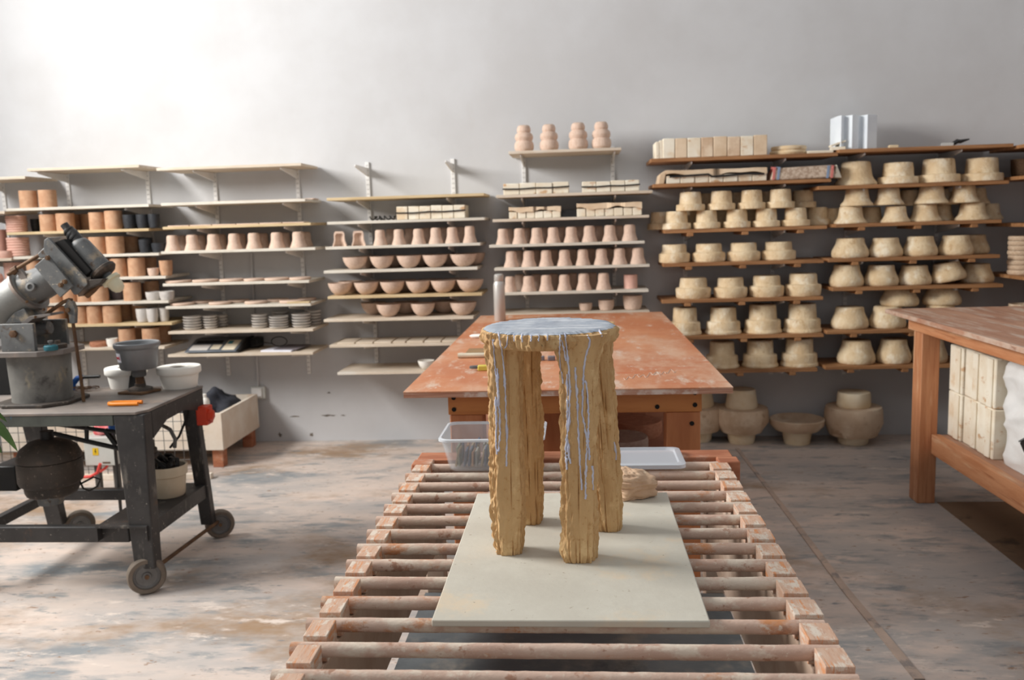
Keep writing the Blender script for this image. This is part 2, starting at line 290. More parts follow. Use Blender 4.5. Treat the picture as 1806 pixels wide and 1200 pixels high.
for n, (x0, y0, x1, y1, mt, cl) in enumerate([(276, 302, 531, 287, P, 'pale plywood'), (284, 365, 538, 349, W_, 'white'), (287, 405, 548, 393, Yw, 'yellow pine'), (284, 448, 556, 437, W_, 'white'), (287, 505, 545, 495, W_, 'white'), (292, 546, 548, 535, W_, 'white'), (297, 589, 552, 581, P, 'pale plywood'), (296, 629, 552, 623, P, 'pale plywood')]):
    board(2, n, x0, y0, x1, y1, mt, col=cl)
for n, (x0, y0, x1, y1, mt, cl) in enumerate([(576, 352, 854, 343, Yw, 'bare yellow pine'), (577, 394, 855, 386, W_, 'white'), (574, 439, 847, 430, W_, 'white'), (571, 481, 842, 473, W_, 'white'), (578, 527, 850, 518, Yw, 'yellow-ended'), (571, 566, 835, 561, P, 'pale plywood'), (581, 611, 846, 607, P, 'pale plywood'), (595, 659, 850, 656, P, 'lowest pale plywood')]):
    board(3, n, x0, y0, x1, y1, mt, col=cl)
for n, (x0, y0, x1, y1, mt, cl) in enumerate([(897, 270, 1096, 262, P, 'short pale plywood'), (875, 349, 1151, 336, P, 'pale plywood'), (869, 391, 1145, 380, P, 'pale plywood'), (863, 437, 1137, 425, W_, 'white'), (872, 478, 1146, 466, W_, 'white'), (880, 521, 1144, 511, W_, 'white'), (874, 557, 1146, 551, P, 'pale plywood')]):
    board(4, n, x0, y0, x1, y1, mt, col=cl)
for n, (x0, y0, x1, y1, cl) in enumerate([(1148, 287, 1478, 268, 0), (1152, 331, 1466, 315, 0), (1172, 412, 1459, 398, 3), (1170, 471, 1453, 458, 3), (1168, 535, 1452, 524, 3), (1174, 601, 1453, 588, 3), (1172, 662, 1442, 648, 3)]):
    board(5, n, x0, y0, x1, y1, Br, th=.022, cleats=cl, col='brown wooden')
for n, (x0, y0, x1, y1, cl) in enumerate([(1480, 268, 1788, 255, 0), (1443, 334, 1780, 319, 0), (1474, 401, 1767, 388, 3), (1461, 462, 1764, 450, 3), (1468, 515, 1770, 500, 3), (1458, 589, 1764, 579, 3), (1456, 653, 1740, 642, 3)]):
    board(6, n, x0, y0, x1, y1, Br, th=.022, cleats=cl, col='brown wooden')
# slotted uprights with brackets under every board of their bay
def upright(bay, px, pyt, pyb, side, extra=()):
    t = at(px, pyt, Y=WY-.012); zb = at(px, pyb, Y=WY-.012).z
    o = thing('shelf_upright', f'white slotted steel upright carrying the {side} ends of boards, {BAYN[bay]}', 'upright', (t.x, WY, zb))
    h = t.z-zb
    obj('rail', G().box(-.013, .013, -.014, 0, 0, h), m_white_metal, o, bevel=.002)
    gs = G()
    for k in range(int(h/.032)):
        for dx in (-.005, .005): gs.box(dx-.0015, dx+.0015, -.0146, -.0135, k*.032+.012, k*.032+.022)
    s = obj('slots', gs, m_slot, o, smooth=0); s['kind'] = 'stuff'
    zs = [(v[0]-v[4], v[1]) for (bb, n), v in B.items() if bb == bay and v[2] < t.x < v[3]]+list(extra)
    for z, yf in zs:
        if z < zb: continue
        y_ = (yf+.03)-WY; zz = z-zb
        obj('bracket', G().prism([(-.004, -.014, zz-.002), (-.004, y_, zz-.002), (-.004, y_, zz-.014), (-.004, -.014, zz-.06)], (.008, 0, 0)), m_white_metal, o)
    return t.x
upright(0, 3, 316, 690, 'right')
upright(1, 117, 305, 690, 'left'); upright(1, 258, 298, 690, 'right')
upright(2, 377, 298, 663, 'left'); upright(2, 523, 292, 660, 'right')
z3 = at(650, 293, Y=WY-.15).z
upright(3, 647, 286, 640, 'left', [(z3, YF)]); upright(3, 798, 280, 640, 'right', [(at(800, 286, Y=WY-.15).z, YF)])
upright(4, 923, 265, 640, 'left'); upright(4, 1080, 258, 640, 'right')
upright(5, 1208, 280, 660, 'left'); upright(5, 1364, 272, 660, 'right')
upright(6, 1496, 265, 660, 'left'); upright(6, 1657, 258, 660, 'right')
# ------------------------------------------------------------------ pottery profiles (unit radius, unit height)
PR = {
 'tube': [(1, 0), (1, 1), (.93, 1), (.93, .04), (0, .04)],
 'beaker': [(1, 0), (1, .05), (.91, .17), (.79, .34), (.71, .5), (.70, .76), (.67, .9), (.6, .97), (.46, 1), (0, 1)],
 'bowl': [(.3, 0), (.36, .03), (.55, .12), (.78, .38), (.93, .7), (1, 1), (.955, 1), (.88, .7), (.72, .38), (.5, .17), (0, .12)],
 'plate': [(.72, 0), (.78, .05), (.94, .5), (1, 1), (.95, 1), (.88, .6), (0, .45)],
 'disc': [(.93, 0), (1, .3), (1, .75), (.96, 1), (0, .9)],
 'gourd': [(.6, 0), (.82, .03), (.97, .12), (1, .22), (.95, .34), (.8, .42), (.9, .48), (.94, .55), (.88, .65), (.64, .73), (.7, .78), (.7, .86), (.62, .95), (.48, 1), (.42, .98), (.4, .9), (0, .88)],
 'cup': [(.72, 0), (.82, .05), (.96, .45), (1, 1), (.93, 1), (.88, .45), (.7, .12), (0, .1)],
 'stepA': [(.95, 0), (1, .03), (.985, .31), (.955, .345), (.80, .36), (.775, .385), (.745, .7), (.715, .96), (.67, 1), (0, .985)],
 'stepB': [(.94, 0), (.99, .05), (1, .42), (.96, .50), (.82, .55), (.79, .58), (.755, .96), (.71, 1), (0, .99)],
 'stepC': [(.92, 0), (.97, .06), (1, .42), (.965, .50), (.81, .535), (.78, .57), (.745, .95), (.69, 1), (0, .99)],
 'stepD': [(.97, 0), (1, .03), (.985, .10), (.93, .14), (.915, .42), (.885, .46), (.75, .48), (.725, .51), (.685, .96), (.64, 1), (0, .99)],
 'hat': [(.97, 0), (1, .05), (.95, .14), (.82, .28), (.75, .42), (.70, .7), (.66, .95), (.6, 1), (0, .985)],
 'flare': [(.9, 0), (.97, .06), (1, .2), (.97, .36), (.86, .56), (.77, .74), (.73, .96), (.68, 1), (0, .985)],
 'domecup': [(.72, 0), (.8, .04), (.9, .1), (.97, .4), (1, 1), (.93, 1), (.9, .4), (.7, .12), (0, .1)],
}
PM = {}
def pot_mesh(kind, mat, v=0, jit=0, seg=28):
    k = (kind, mat.name, v)
    if k not in PM:
        m = G().lathe(PR[kind], seg, jit=jit, sd=v+.3).mesh(kind, 42); m.materials.append(mat); PM[k] = m
    return PM[k]
def put(name, kind, mat, x, y, z, r, h, label, cat, group=None, jit=0, nv=1, rot=None):
    o = bpy.data.objects.new(name, pot_mesh(kind, mat, random.randrange(nv), jit)); C.objects.link(o)
    o.location = (x, y, z); o.scale = (r, r, h); o.rotation_euler = rot or (0, 0, random.uniform(0, 6.28))
    return tag(o, label, cat, group)
SN = ['top shelf', 'second shelf', 'third shelf', 'fourth shelf', 'fifth shelf', 'sixth shelf', 'seventh shelf', 'eighth shelf']
USED = {}
def place(bay, n, lift, X, y, r, yf):                                 # nearest free spot on the board
    us = USED.setdefault((bay, n, round(lift, 2)), []); best = None
    for k in range(9):
        for j in range(9):
            dx = (0, .01, -.01, .02, -.02, .03, -.03, .04, -.04)[k]; dy = (0, .015, -.015, .03, -.03, .05, -.05, .07, -.07)[j]
            yy = y+dy
            if dy and not (yf+r*.8 < yy < WY-.02-r): continue
            if yy+r > WY-.018: yy = WY-.018-r
            if all((X+dx-a)**2+(yy-b)**2 > (r+c+.001)**2 for a, b, c in us):
                d = abs(dx)*2+abs(dy)
                if best is None or d < best[0]: best = (d, X+dx, yy)
    if best is None: return None
    us.append((best[1], best[2], r)); return best[1:]
def row(bay, n, name, noun, cat, kind, mat, cs, wpx, hpx, y=None, rowname='', jit=0, nv=1, lift=0, tilt=None):
    """cs: pixel centres; wpx, hpx: apparent size in pixels; stands on board (bay, n) at depth y"""
    z, yf, bx0, bx1, th = B[(bay, n)]
    if not isinstance(wpx, (list, tuple)): wpx = [wpx]*len(cs)
    if not isinstance(hpx, (list, tuple)): hpx = [hpx]*len(cs)
    for i, (c, wv, hv) in enumerate(zip(cs, wpx, hpx)):
        r = wv/2*(yf+.12)/F; yy = y if y is not None else yf+r+.015
        X = at(c, 400, Y=yy); X2 = at(c, 500, Y=yy); X = X.x+(X2.x-X.x)*((z-X.z)/(X2.z-X.z))     # x on this pixel column at the board's height
        fit = place(bay, n, lift, X, yy, r, yf)
        if fit is None: print('SKIP', bay, n, noun, i); continue
        X, yy = fit
        pos = f'{ORD[i]} {noun} from left' if len(cs) > 1 else f'single {noun}'
        rn = f', {rowname}' if rowname else ''
        t = tilt.get(i) if tilt else None
        put(name, kind, mat, X, yy, z+lift+(t[1] if t else 0), r, hv*(yf+.12)/F, f'{pos}{rn}, {SN[n]} of {BAYN[bay]}', cat, f'{noun}s on the {SN[n]} of the {BAYN[bay]}', jit, nv, t[0] if t else None)
def zx(o, s): return lambda *a: [o+v/s for v in a]
Z1, Z2, Z3, Z4, Z5, Z6, Z7, Z8 = zx(0, 3.243), zx(270, 2.928), zx(560, 2.858), zx(850, 3.158), zx(1130, 3.871), zx(1440, 3.53), zx(1130, 3.529), zx(1430, 2.727)
BK = YF+.25
# bay 0, pink ware
def stack(bay, n, px, wpx, hpx, count, y, noun, kind, mat, name, where):
    z, yf, _, _, th = B[(bay, n)]; r = wpx/2*(y)/F; h = hpx*y/F
    X = at(px, 400, Y=y); X2 = at(px, 500, Y=y); X = X.x+(X2.x-X.x)*((z-X.z)/(X2.z-X.z))
    step = h/count
    for k in range(count):
        lv = 'bottom' if k == 0 else 'top' if k == count-1 else f'{ORD[k]}'
        put(name, kind, mat, X+random.uniform(-.002, .002), y+random.uniform(-.002, .002), z+k*step, r*random.uniform(.97, 1), step*.985, f'{lv} {noun} {"of" if k in (0, count-1) else "up in"} the {where}', kind if kind in ('plate', 'bowl') else 'dish', f'{noun}s of the {where}')
stack(1, 2, 31, 36, 30, 7, BK-.1, 'pink dish', 'disc', m_clay_pink, 'pink_dish', 'upper pink stack at far left')
stack(1, 3, 34, 38, 34, 7, BK-.1, 'pink dish', 'disc', m_clay_pink, 'pink_dish', 'lower pink stack at far left')
row(0, 2, 'pink_cylinder', 'tall pink clay jar', 'jar', 'tube', m_clay_pink, [-2], 34, 52, BK-.05)
row(0, 2, 'pink_bowl', 'shallow pink clay bowl', 'bowl', 'disc', m_clay_pink, [6], 34, 13)
row(0, 3, 'pink_jar', 'rounded pink clay jar', 'jar', 'gourd', m_clay_pink, [-2], 34, 56)
row(1, 5, 'pink_vase', 'pale pink rounded vase', 'vase', 'domecup', m_clay_pink, [26], 22, 28, rowname='behind the machine arm')
row(1, 4, 'pink_cylinder', 'pink clay cylinder', 'jar', 'tube', m_clay_pink, [27], 34, 30, BK-.1, 'back row')
# bay 1, clay tubes and glazed cups
T = ('clay_tube', 'tan clay tube', 'cylinder', 'tube', m_tubecl)
row(1, 1, *T, Z1(168, 278), 30, 31)
row(1, 2, *T, Z1(283, 380, 562, 655), [29, 31, 28, 30], [30, 31, 31, 33], rowname='front row'); row(1, 2, *T, Z1(425, 500, 620), 29, 30, BK, 'back row')
K = ('charcoal_cup', 'charcoal glazed cup', 'cup', 'cup', m_char)
row(1, 2, *K, Z1(745, 820, 885), [23, 22, 20], 25, rowname='front row'); row(1, 2, *K, Z1(205, 790, 860), [16, 20, 20], 24, BK, 'back row')
row(1, 3, *T, Z1(565, 664, 470), [30, 31, 30], 31, rowname='front row'); row(1, 3, *T, Z1(755, 620), 29, 30, BK, 'back row')
row(1, 3, *K, Z1(832, 895), [20, 24], [24, 17], rowname='front row'); row(1, 3, *K, Z1(800, 870), [20, 22], 27, BK, 'back row')
row(1, 4, *T, Z1(200, 300, 400, 500, 590, 685, 787), [24, 28, 28, 28, 28, 29, 30], 33, rowname='front row'); row(1, 4, *T, Z1(855, 740), 28, 31, BK, 'back row')
row(1, 4, 'beige_bowl', 'small beige bowl', 'bowl', 'cup', m_clay, Z1(880), 20, 14)
row(1, 4, 'grey_tumbler', 'straight tan tumbler', 'cup', 'cup', m_tubecl, Z1(937), 23, 27)
row(1, 5, *T, Z1(320, 405, 487, 575, 760), [28, 25, 25, 30, 30], 33, rowname='front row')
row(1, 5, 'slate_cup', 'violet grey cup', 'cup', 'cup', m_slate, Z1(675), 26, 28, BK-.06, 'back row')
row(1, 5, 'grey_cup', 'pale grey glazed cup', 'cup', 'cup', m_greycup, Z1(882, 955), [28, 26], [15, 16], rowname='front row'); row(1, 5, *T, Z1(868, 820), 29, 32, BK, 'back row')
row(1, 6, *T, Z1(330, 465, 540, 629), [30, 27, 27, 31], 32, rowname='front row'); row(1, 6, *T, Z1(400, 715, 770), 28, 31, BK, 'back row')
row(1, 6, 'grey_cup', 'pale grey glazed cup', 'cup', 'cup', m_greycup, Z1(820, 882, 930), [23, 20, 18], 25, rowname='front row')
row(1, 7, *T, Z1(732, 868), [29, 30], 32, rowname='front row'); row(1, 7, *T, Z1(800, 935), 29, 30, BK, 'back row')
row(1, 7, 'terracotta_dish', 'flat terracotta dish', 'dish', 'disc', m_terra, Z1(575), 36, 9)
row(1, 7, 'white_bowl', 'small white bowl', 'bowl', 'cup', m_pw, Z1(645), 20, 15)
# bay 2, slabs, beakers, discs and stacked plates
def slabs(bay, n, spans, noun, mat, y0=YF+.02, dp=.12, th=.007, zoff=0):
    z = B[(bay, n)][0]
    for i, (a, b) in enumerate(spans):
        A_, B_ = at(a, 450, Y=y0).x, at(b, 450, Y=y0).x; dx = at(a, 450, Y=y0).z-z; sh = (at(a, 550, Y=y0).x-at(a, 450, Y=y0).x)*dx/(at(a, 450, Y=y0).z-at(a, 550, Y=y0).z)
        o = obj('clay_slab', G().box(0, B_-A_-.004, 0, dp, 0, th), mat, None, (A_+sh, y0, z+zoff), bevel=.002)
        tag(o, f'{ORD[i]} {noun} from left, {SN[n]} of {BAYN[bay]}', 'slab', f'{noun}s on the {SN[n]} of the {BAYN[bay]}')
def pr(f, *a): v = f(*a); return list(zip(v[::2], v[1::2]))
slabs(2, 1, pr(Z2, 310, 425, 430, 515, 520, 638, 642, 775, 780, 832), 'thin brown clay slab', m_clay, YF+.16)
slabs(2, 2, pr(Z2, 75, 187, 190, 302, 305, 428, 430, 547, 549, 665, 668, 782), 'thin brown clay slab', m_clay)
KB = ('clay_beaker', 'upturned clay beaker', 'beaker', 'beaker', m_clay)
row(2, 3, *KB, Z2(104, 206, 315, 422, 524, 642, 754), [28, 29, 29, 28, 29, 29, 30], 28, rowname='front row')
row(2, 3, *KB, Z2(150, 248, 354, 456, 570, 682, 790), 27, 27, BK, 'back row')
row(2, 4, 'clay_disc', 'flat clay disc', 'disc', 'disc', m_clay, Z2(132, 272, 407, 522, 640, 760), [46, 46, 43, 36, 44, 38], 4.5)
row(2, 5, 'clay_disc', 'flat clay disc', 'disc', 'disc', m_clay, Z2(152, 347, 532, 720), [43, 40, 40, 46], 4.5, rowname='front row'); row(2, 5, 'clay_disc', 'flat clay disc', 'disc', 'disc', m_clay, Z2(257, 442, 645, 790), [40, 40, 40, 34], 4.5, BK-.02, 'back row')
for i, (c, wv, hv, k, y) in enumerate([(207, 34, 25, 5, YF+.1), (297, 27, 24, 5, YF+.14), (355, 24, 21, 4, BK), (553, 30, 25, 5, YF+.12), (652, 36, 22, 5, YF+.075), (663, 32, 26, 5, BK), (768, 35, 25, 5, YF+.1), (828, 30, 26, 5, BK)]):
    stack(2, 6, 270+c/2.928, wv, hv, k, y, 'pale grey plate', 'plate', m_greycup, 'grey_plate', f'{ORD[i]} plate stack from left, {BAYN[2]}')
z, yf = B[(2, 7)][:2]
a = at(326, 620, Y=YF+.03); b = at(416, 617, Y=YF+.03)
sc = thing('kitchen_scale', 'dark digital scale with a slanted button panel on the lowest shelf', 'scale', (a.x, YF+.02, z)); W0 = b.x-a.x
obj('body', G().prism([(0, 0, .012), (0, .2, .075), (0, .3, .075), (0, .3, 0.008), (0, 0, 0.008)], (W0, 0, 0)), m_scale, sc, bevel=.006)
def onp(u0, u1, v0, v1, h=.003): # a rectangle proud of the slanted panel
    f = lambda u, v, e: (u*W0, v*.2, .012+v*.063+e)
    return G().hexa([f(u0, v0, -.002), f(u1, v0, -.002), f(u1, v1, -.002), f(u0, v1, -.002)], [f(u0, v0, h), f(u1, v0, h), f(u1, v1, h), f(u0, v1, h)])
obj('display', onp(.08, .6, .62, .82), m_dark, sc); obj('keypad', onp(.06, .42, .12, .5), m_greycup, sc); obj('label_plate', onp(.46, .64, .18, .5), m_cream, sc); obj('key_pad', onp(.7, .95, .12, .85), m_cream, sc); obj('teal_key', onp(.73, .82, .55, .75, .006), m_teal, sc)
obj('side_cheek', G().prism([(W0+.001, 0, .01), (W0+.001, .2, .08), (W0+.001, .3, .08), (W0+.001, .3, .004), (W0+.001, 0, .004)], (.02, 0, 0)), m_black, sc, bevel=.003)
o = obj('black_case', G().box(-.06, .06, 0, .12, 0, .07), m_black, None, (at(436, 600, Y=5.85).x, YF+.24, z), bevel=.01); tag(o, 'black box behind the scale on the lowest shelf', 'box')
pb = thing('paper_pad', 'pad of white paper under a dark clipboard on the lowest shelf', 'paper', (at(463, 620, Y=YF+.04).x, YF+.015, z), rz=-.12)
obj('sheets', G().box(-.02, .2, .03, .27, 0, .010), m_paper, pb, bevel=.002); obj('clipboard', G().box(.06, .23, .06, .29, .0105, .016), m_slate, pb, bevel=.002)
g = G(); c = at(492, 596, Y=YF+.2)
g.tube([(.055*math.cos(t), .0, .032*math.sin(t)+.034) for t in [k*math.pi/12 for k in range(24)]], .0035, 6, True)
g.tube([(-.05, 0, .02), (-.1, -.01, .03), (-.15, -.02, .012), (-.19, -.03, .003)], .003, 6)
o = obj('black_cable', g, m_black, None, (c.x, YF+.2, z+.016)); tag(o, 'looped black cable standing behind the white paper pad', 'cable')
ys = obj('wood_offcut', G().box(0, .15, 0, .04, 0, .012), m_pine, None, (at(506, 534, Y=YF).x, YF+.001, B[(2, 5)][0]), bevel=.002); tag(ys, 'yellow wood offcut at the front of the disc shelf', 'offcut')
# bay 3, beakers and bowls
KS = ('clay_beaker', 'upturned clay beaker', 'beaker', 'beaker', m_clay)
row(3, 2, *KS, Z3(318, 412, 511, 598, 681, 769), [25, 25, 26, 26, 26, 25], [27, 27, 27, 28, 28, 29], rowname='front row'); row(3, 2, *KS, Z3(372, 465, 552, 640, 722), 25, 28, BK, 'back row')
zb = B[(3, 2)][0]                      # two sawn-open beakers, hollow side towards the room
for i, c in enumerate(Z3(112, 208)):
    outer = [(1, 0), (.98, .1), (.82, .32), (.75, .5), (.76, .78), (.66, .95), (.5, 1), (0, 1)]; inner = [(r-.17 if r > .2 else 0, z*.86) for r, z in outer]
    g = G(); n = 13; vs = []; fs = []
    for prf in (outer, inner):
        for r, zz in prf:
            for k in range(n):
                an = math.pi*k/(n-1); vs.append((r*math.cos(an), r*math.sin(an), zz))
    L_ = len(outer)
    for q in range(2):
        for j in range(L_-1):
            for k in range(n-1):
                f0 = q*L_*n+j*n+k; fs.append((f0, f0+1, f0+n+1, f0+n))
    for j in range(L_-1):
        for k in (0, n-1): fs.append((j*n+k, (j+1)*n+k, L_*n+(j+1)*n+k, L_*n+j*n+k))
    for k in range(n-1): fs.append((k, k+1, L_*n+k+1, L_*n+k))
    g.add(vs, fs); p = at(c, 436, Y=YF+.05)
    o = obj('cut_beaker', g, m_clay, None, (p.x, YF+.05, zb)); o.scale = (.047, .05, .098); tag(o, f'{("left", "right")[i]} of two hollow sawn-open beakers on the third shelf', 'beaker', 'sawn-open beakers')
KW = ('clay_bowl', 'clay bowl', 'bowl', 'bowl', m_clay)
row(3, 3, *KW, Z3(193, 327, 464, 595, 738), [45, 43, 44, 45, 48], [22, 22, 22, 22, 22], rowname='front row'); row(3, 3, *KW, Z3(250, 390, 525, 660, 765), 44, 22, YF+.28, 'back row')
row(3, 4, *KW, Z3(118, 249, 380, 510, 636, 771), [44, 44, 44, 44, 45, 48], 22, rowname='front row'); row(3, 4, *KW, Z3(170, 305, 440, 570, 700, 790), 44, 22, YF+.28, 'back row')
row(3, 5, *KW, Z3(361, 534, 736), [44, 44, 48], 23, rowname='front row'); row(3, 5, *KW, Z3(285, 450, 640), 46, 22, YF+.28, 'back row')
slabs(3, 6, pr(Z3, 100, 190, 193, 282, 285, 375, 380, 445, 450, 535, 540, 625, 628, 715), 'square clay tile', m_birch, YF+.03, .22, .012)
p = at(752, 650, Y=YF+.07); put('white_bowl', 'bowl', m_pw, p.x, YF+.07, B[(3, 7)][0], .055, .06, 'white bowl on the lowest shelf just behind the orange table', 'bowl')
# bay 4
row(4, 0, 'gourd_vase', 'three-lobed gourd-shaped clay vase', 'vase', 'gourd', m_clay, Z4(236, 375, 537, 666), [34, 33, 34, 34], [46, 46, 47, 47], y=YF+.14, jit=.015, nv=2)
row(4, 3, *KB, Z4(118, 210, 307, 398, 498, 599, 713, 823), [25, 26, 26, 26, 27, 27, 27, 28], [27, 27, 27, 27, 27, 28, 28, 28], rowname='front row')
row(4, 3, *KB, Z4(150, 245, 345, 440, 545, 650, 762), 26, 27, BK, 'back row')
row(4, 4, *KB, Z4(165, 262, 359, 461, 563, 666, 767, 869), [27, 27, 26, 27, 26, 27, 27, 28], 28, rowname='front row'); row(4, 4, *KB, Z4(205, 300, 400, 505, 608, 712, 815), 26, 27, BK, 'back row')
row(4, 5, *KB, Z4(158, 261, 359, 460, 568, 678), [24, 27, 26, 26, 27, 27], [27, 27, 28, 28, 29, 29], rowname='front row'); row(4, 5, *KB, Z4(210, 305, 400, 505, 615), 26, 27, BK, 'back row')
row(4, 5, 'pink_cylinder', 'straight pink clay cylinder', 'cylinder', 'tube', m_clay_pink, Z4(828), 24, 24, YF+.12)
row(4, 6, 'clay_bowl', 'small tapered clay bowl', 'bowl', 'cup', m_clay, Z4(578, 693, 840), [23, 28, 34], [13, 18, 25], y=YF+.12)
# plaster press-mould bundles lying on shelves (bays 3, 4 and 5)
def bundle(bay, n, xa, xb, hpx, blocks, label, strap=True, y=YF+.02, dp=.2, cover=0, mat=None, gaps=()):
    z = B[(bay, n)][0]; a = at(xa, 380, Y=y); b = at(xb, 380, Y=y); h = hpx*y/F; Lx = b.x-a.x
    t = thing('mould_bundle', label, 'mould', (a.x, y, z), 'strapped plaster moulds')
    for k in range(blocks):
        x0 = Lx*k/blocks; x1 = Lx*(k+1)/blocks; hh = h*random.uniform(.94, 1)
        obj('block', G().box(x0+.0015, x1-.0015, random.uniform(0, .006), dp, 0, hh*(.6 if cover else 1)), mat or m_block, t, bevel=.004)
    if cover:
        g = G(); N_ = 24
        tops = []
        for k in range(N_+1):
            u = k/N_; tops.append((u*Lx, h*(.62+.10*math.sin(u*9+n)+.05*math.sin(u*23)), h*(1-.04*abs(math.sin(u*7)))))
        for (xa_, l0, t0), (xb_, l1, t1) in zip(tops, tops[1:]):
            g.hexa([(xa_, -.006, l0), (xb_, -.006, l1), (xb_, dp, h*.6), (xa_, dp, h*.6)], [(xa_, 0, t0), (xb_, 0, t1), (xb_, dp, h), (xa_, dp, h)])
        obj('top_cast', g, m_blockside, t, smooth=60)
    if strap:
        pts = [(-.003, -.004, h*.5), (Lx*.25, -.005, h*.47), (Lx*.48, -.005, h*.53), (Lx*.7, -.005, h*.5), (Lx+.003, -.004, h*.57)]
        obj('strap', G().tube(pts, .0045, 6), m_strip, t)
    return t, Lx, h
bundle(3, 1, *Z3(398, 745), 24, 6, 'row of strapped white plaster blocks on the second shelf, bowl bay')
g = G()
for k in range(5): g.tube([(.03*k+.02*math.cos(t*.8+k), -.0+.02*math.sin(t*1.3+k), .012+.012*math.sin(t*1.9+k*2)) for t in [q*.5 for q in range(9)]], .004, 6)
p = at(670, 385, Y=YF+.06); o = obj('black_strap', g, m_black, None, (p.x-.04, YF+.06, B[(3, 1)][0]+.004)); tag(o, 'tangled black strap beside the strapped plaster blocks', 'strap')
bundle(4, 1, *Z4(122, 488), 20, 4, 'left strapped plaster mould on the second shelf, gourd-vase bay')
bundle(4, 1, *Z4(560, 880), 19, 4, 'right strapped plaster mould on the second shelf, gourd-vase bay')
bundle(4, 2, *Z4(150, 440), 20, 6, 'left long plaster mould beside the black clamp, gourd-vase bay', False, cover=1)
bundle(4, 2, *Z4(528, 892), 23, 7, 'right long plaster mould beside the black clamp, gourd-vase bay', False, cover=1)
z = B[(4, 2)][0]; p = at(850+437/3.158, 385, Y=YF+.03); q = at(850+525/3.158, 385, Y=YF+.03)
o = obj('black_clamp', G().box(0, q.x-p.x, 0, .06, 0, .048), m_black, None, (p.x, YF+.03, z), bevel=.004); tag(o, 'black clamp block between the two long plaster moulds', 'clamp')
t, Lx, h = bundle(5, 1, *Z5(175, 860), 23, 7, 'long plaster slab mould with dark gap on the second shelf, left mould bay', False, cover=1)
obj('gap_strip', G().tube([(.02, -.01, h*.5), (Lx*.42, -.011, h*.6), (Lx*.45, -.012, h*.42), (Lx*.5, -.011, h*.42), (Lx*.8, -.011, h*.55), (Lx*.97, -.01, h*.5)], .006, 6), m_strip, t)
obj('cast_end', G().prism([(-.05, .0, 0), (-.012, .0, 0), (.0, .0, h*.75), (.04, 0, h), (-.01, 0, h*.95), (-.038, 0, h*.7)], (0, .2, 0)), m_blockside, t, bevel=.004)
z = B[(5, 1)][0]; y = YF+.0; a = at(1130+890/3.871, 300, Y=y); b = at(1130+1335/3.871, 300, Y=y); Lx = b.x-a.x
t = thing('wrapped_bundle', 'speckled cloth bundle with red and blue edge stripes at the right board end', 'bundle', (a.x, y, z))
obj('cloth_wrap', G().hexa([(0, 0, 0), (Lx, 0, 0.004), (Lx, .22, .004), (0, .22, 0)], [(.02, .02, .075), (Lx-.01, .02, .085), (Lx-.03, .2, .085), (.03, .2, .075)]), m_speckle, t, bevel=.012, seg=3)
for xx, mm, nm in ((.035, m_bluestripe, 'blue_stripe'), (.008, m_redstripe, 'red_stripe'), (Lx-.06, m_bluestripe, 'blue_stripe'), (Lx-.035, m_redstripe, 'red_stripe')):
    obj(nm, G().hexa([(xx, -.003, .003), (xx+.014, -.003, .003), (xx+.014, .1, .02), (xx, .1, .02)], [(xx+.012, .014, .08), (xx+.026, .014, .08), (xx+.024, .1, .088), (xx+.012, .1, .088)]), mm, t)
obj('folded_end', G().prism([(Lx-.006, .01, .005), (Lx+.045, .03, 0.002), (Lx+.012, .03, .085)], (0, .15, 0)), m_block, t, bevel=.004)
# ------------------------------------------------------------------ plaster moulds of bays 5 and 6
def moulds(bay, n, kind, cs, wpx, hpx, rowname, y=None, lift=0, tilt=None, noun='tan plaster mould'):
    row(bay, n, 'plaster_mould', noun, 'mould', kind, m_plaster, cs, wpx, hpx, y, rowname, .012, 3, lift, tilt)
h5 = 31.5*5.77/F
moulds(5, 2, 'stepA', Z5(245, 449, 655, 855, 1056), [49, 47, 47, 47, 48], [31, 31, 31, 31, 31], 'lower front row')
moulds(5, 2, 'stepA', Z5(180, 380, 585, 790, 990, 1203), 47, 31, 'lower back row', BK)
moulds(5, 2, 'stepA', Z5(340, 550, 755, 951), [49, 47, 47, 48], [32, 32, 32, 32], 'upper front row', YF+.1, 31*5.77/F)
moulds(5, 2, 'stepA', Z5(490, 690, 895, 1105), 45, 30, 'upper back row', BK, 31*5.77/F)
moulds(5, 3, 'stepB', Z5(229, 464, 701, 940), [54, 57, 57, 58], [31, 31, 31, 31], 'single row', YF+.12)
moulds(5, 4, 'stepC', Z7(327, 558, 782, 1009), [61, 58, 60, 61], [35, 34, 36, 38], 'front row')
moulds(5, 4, 'stepC', Z7(185, 415, 630, 850), 55, 34, 'back row', BK)
moulds(5, 5, 'stepD', Z7(275, 513, 758, 1004), [58, 63, 66, 66], [47, 46, 49, 49], 'front row')
moulds(5, 5, 'stepD', Z7(215, 450, 690, 930), 60, 46, 'back row', BK+.01)
moulds(5, 6, 'stepD', Z7(505, 742, 986), [60, 63, 65], [45, 46, 48], 'front row')
moulds(5, 6, 'stepD', Z7(440, 680, 920), 60, 46, 'back row', BK+.01)
moulds(6, 1, 'hat', Z6(243), 70, 40, 'front left'); moulds(6, 1, 'stepA', Z6(485, 737, 985), [65, 68, 67], [36, 40, 39], 'front row')
moulds(6, 2, 'hat', Z6(210, 490, 669, 969), [54, 48, 54, 56], [29, 27, 29, 29], 'lower front row')
moulds(6, 2, 'hat', Z6(110, 338, 560, 800, 880, 1075), [40, 46, 46, 46, 46, 44], 27, 'lower back row', BK)
moulds(6, 2, 'hat', Z6(248, 424, 709, 892), [53, 50, 55, 50], [29, 29, 30, 30], 'upper front row', YF+.11, 29.3*5.77/F)
moulds(6, 2, 'hat', Z6(578, 800, 985), 46, 27, 'upper back row', BK, 27.2*5.77/F)
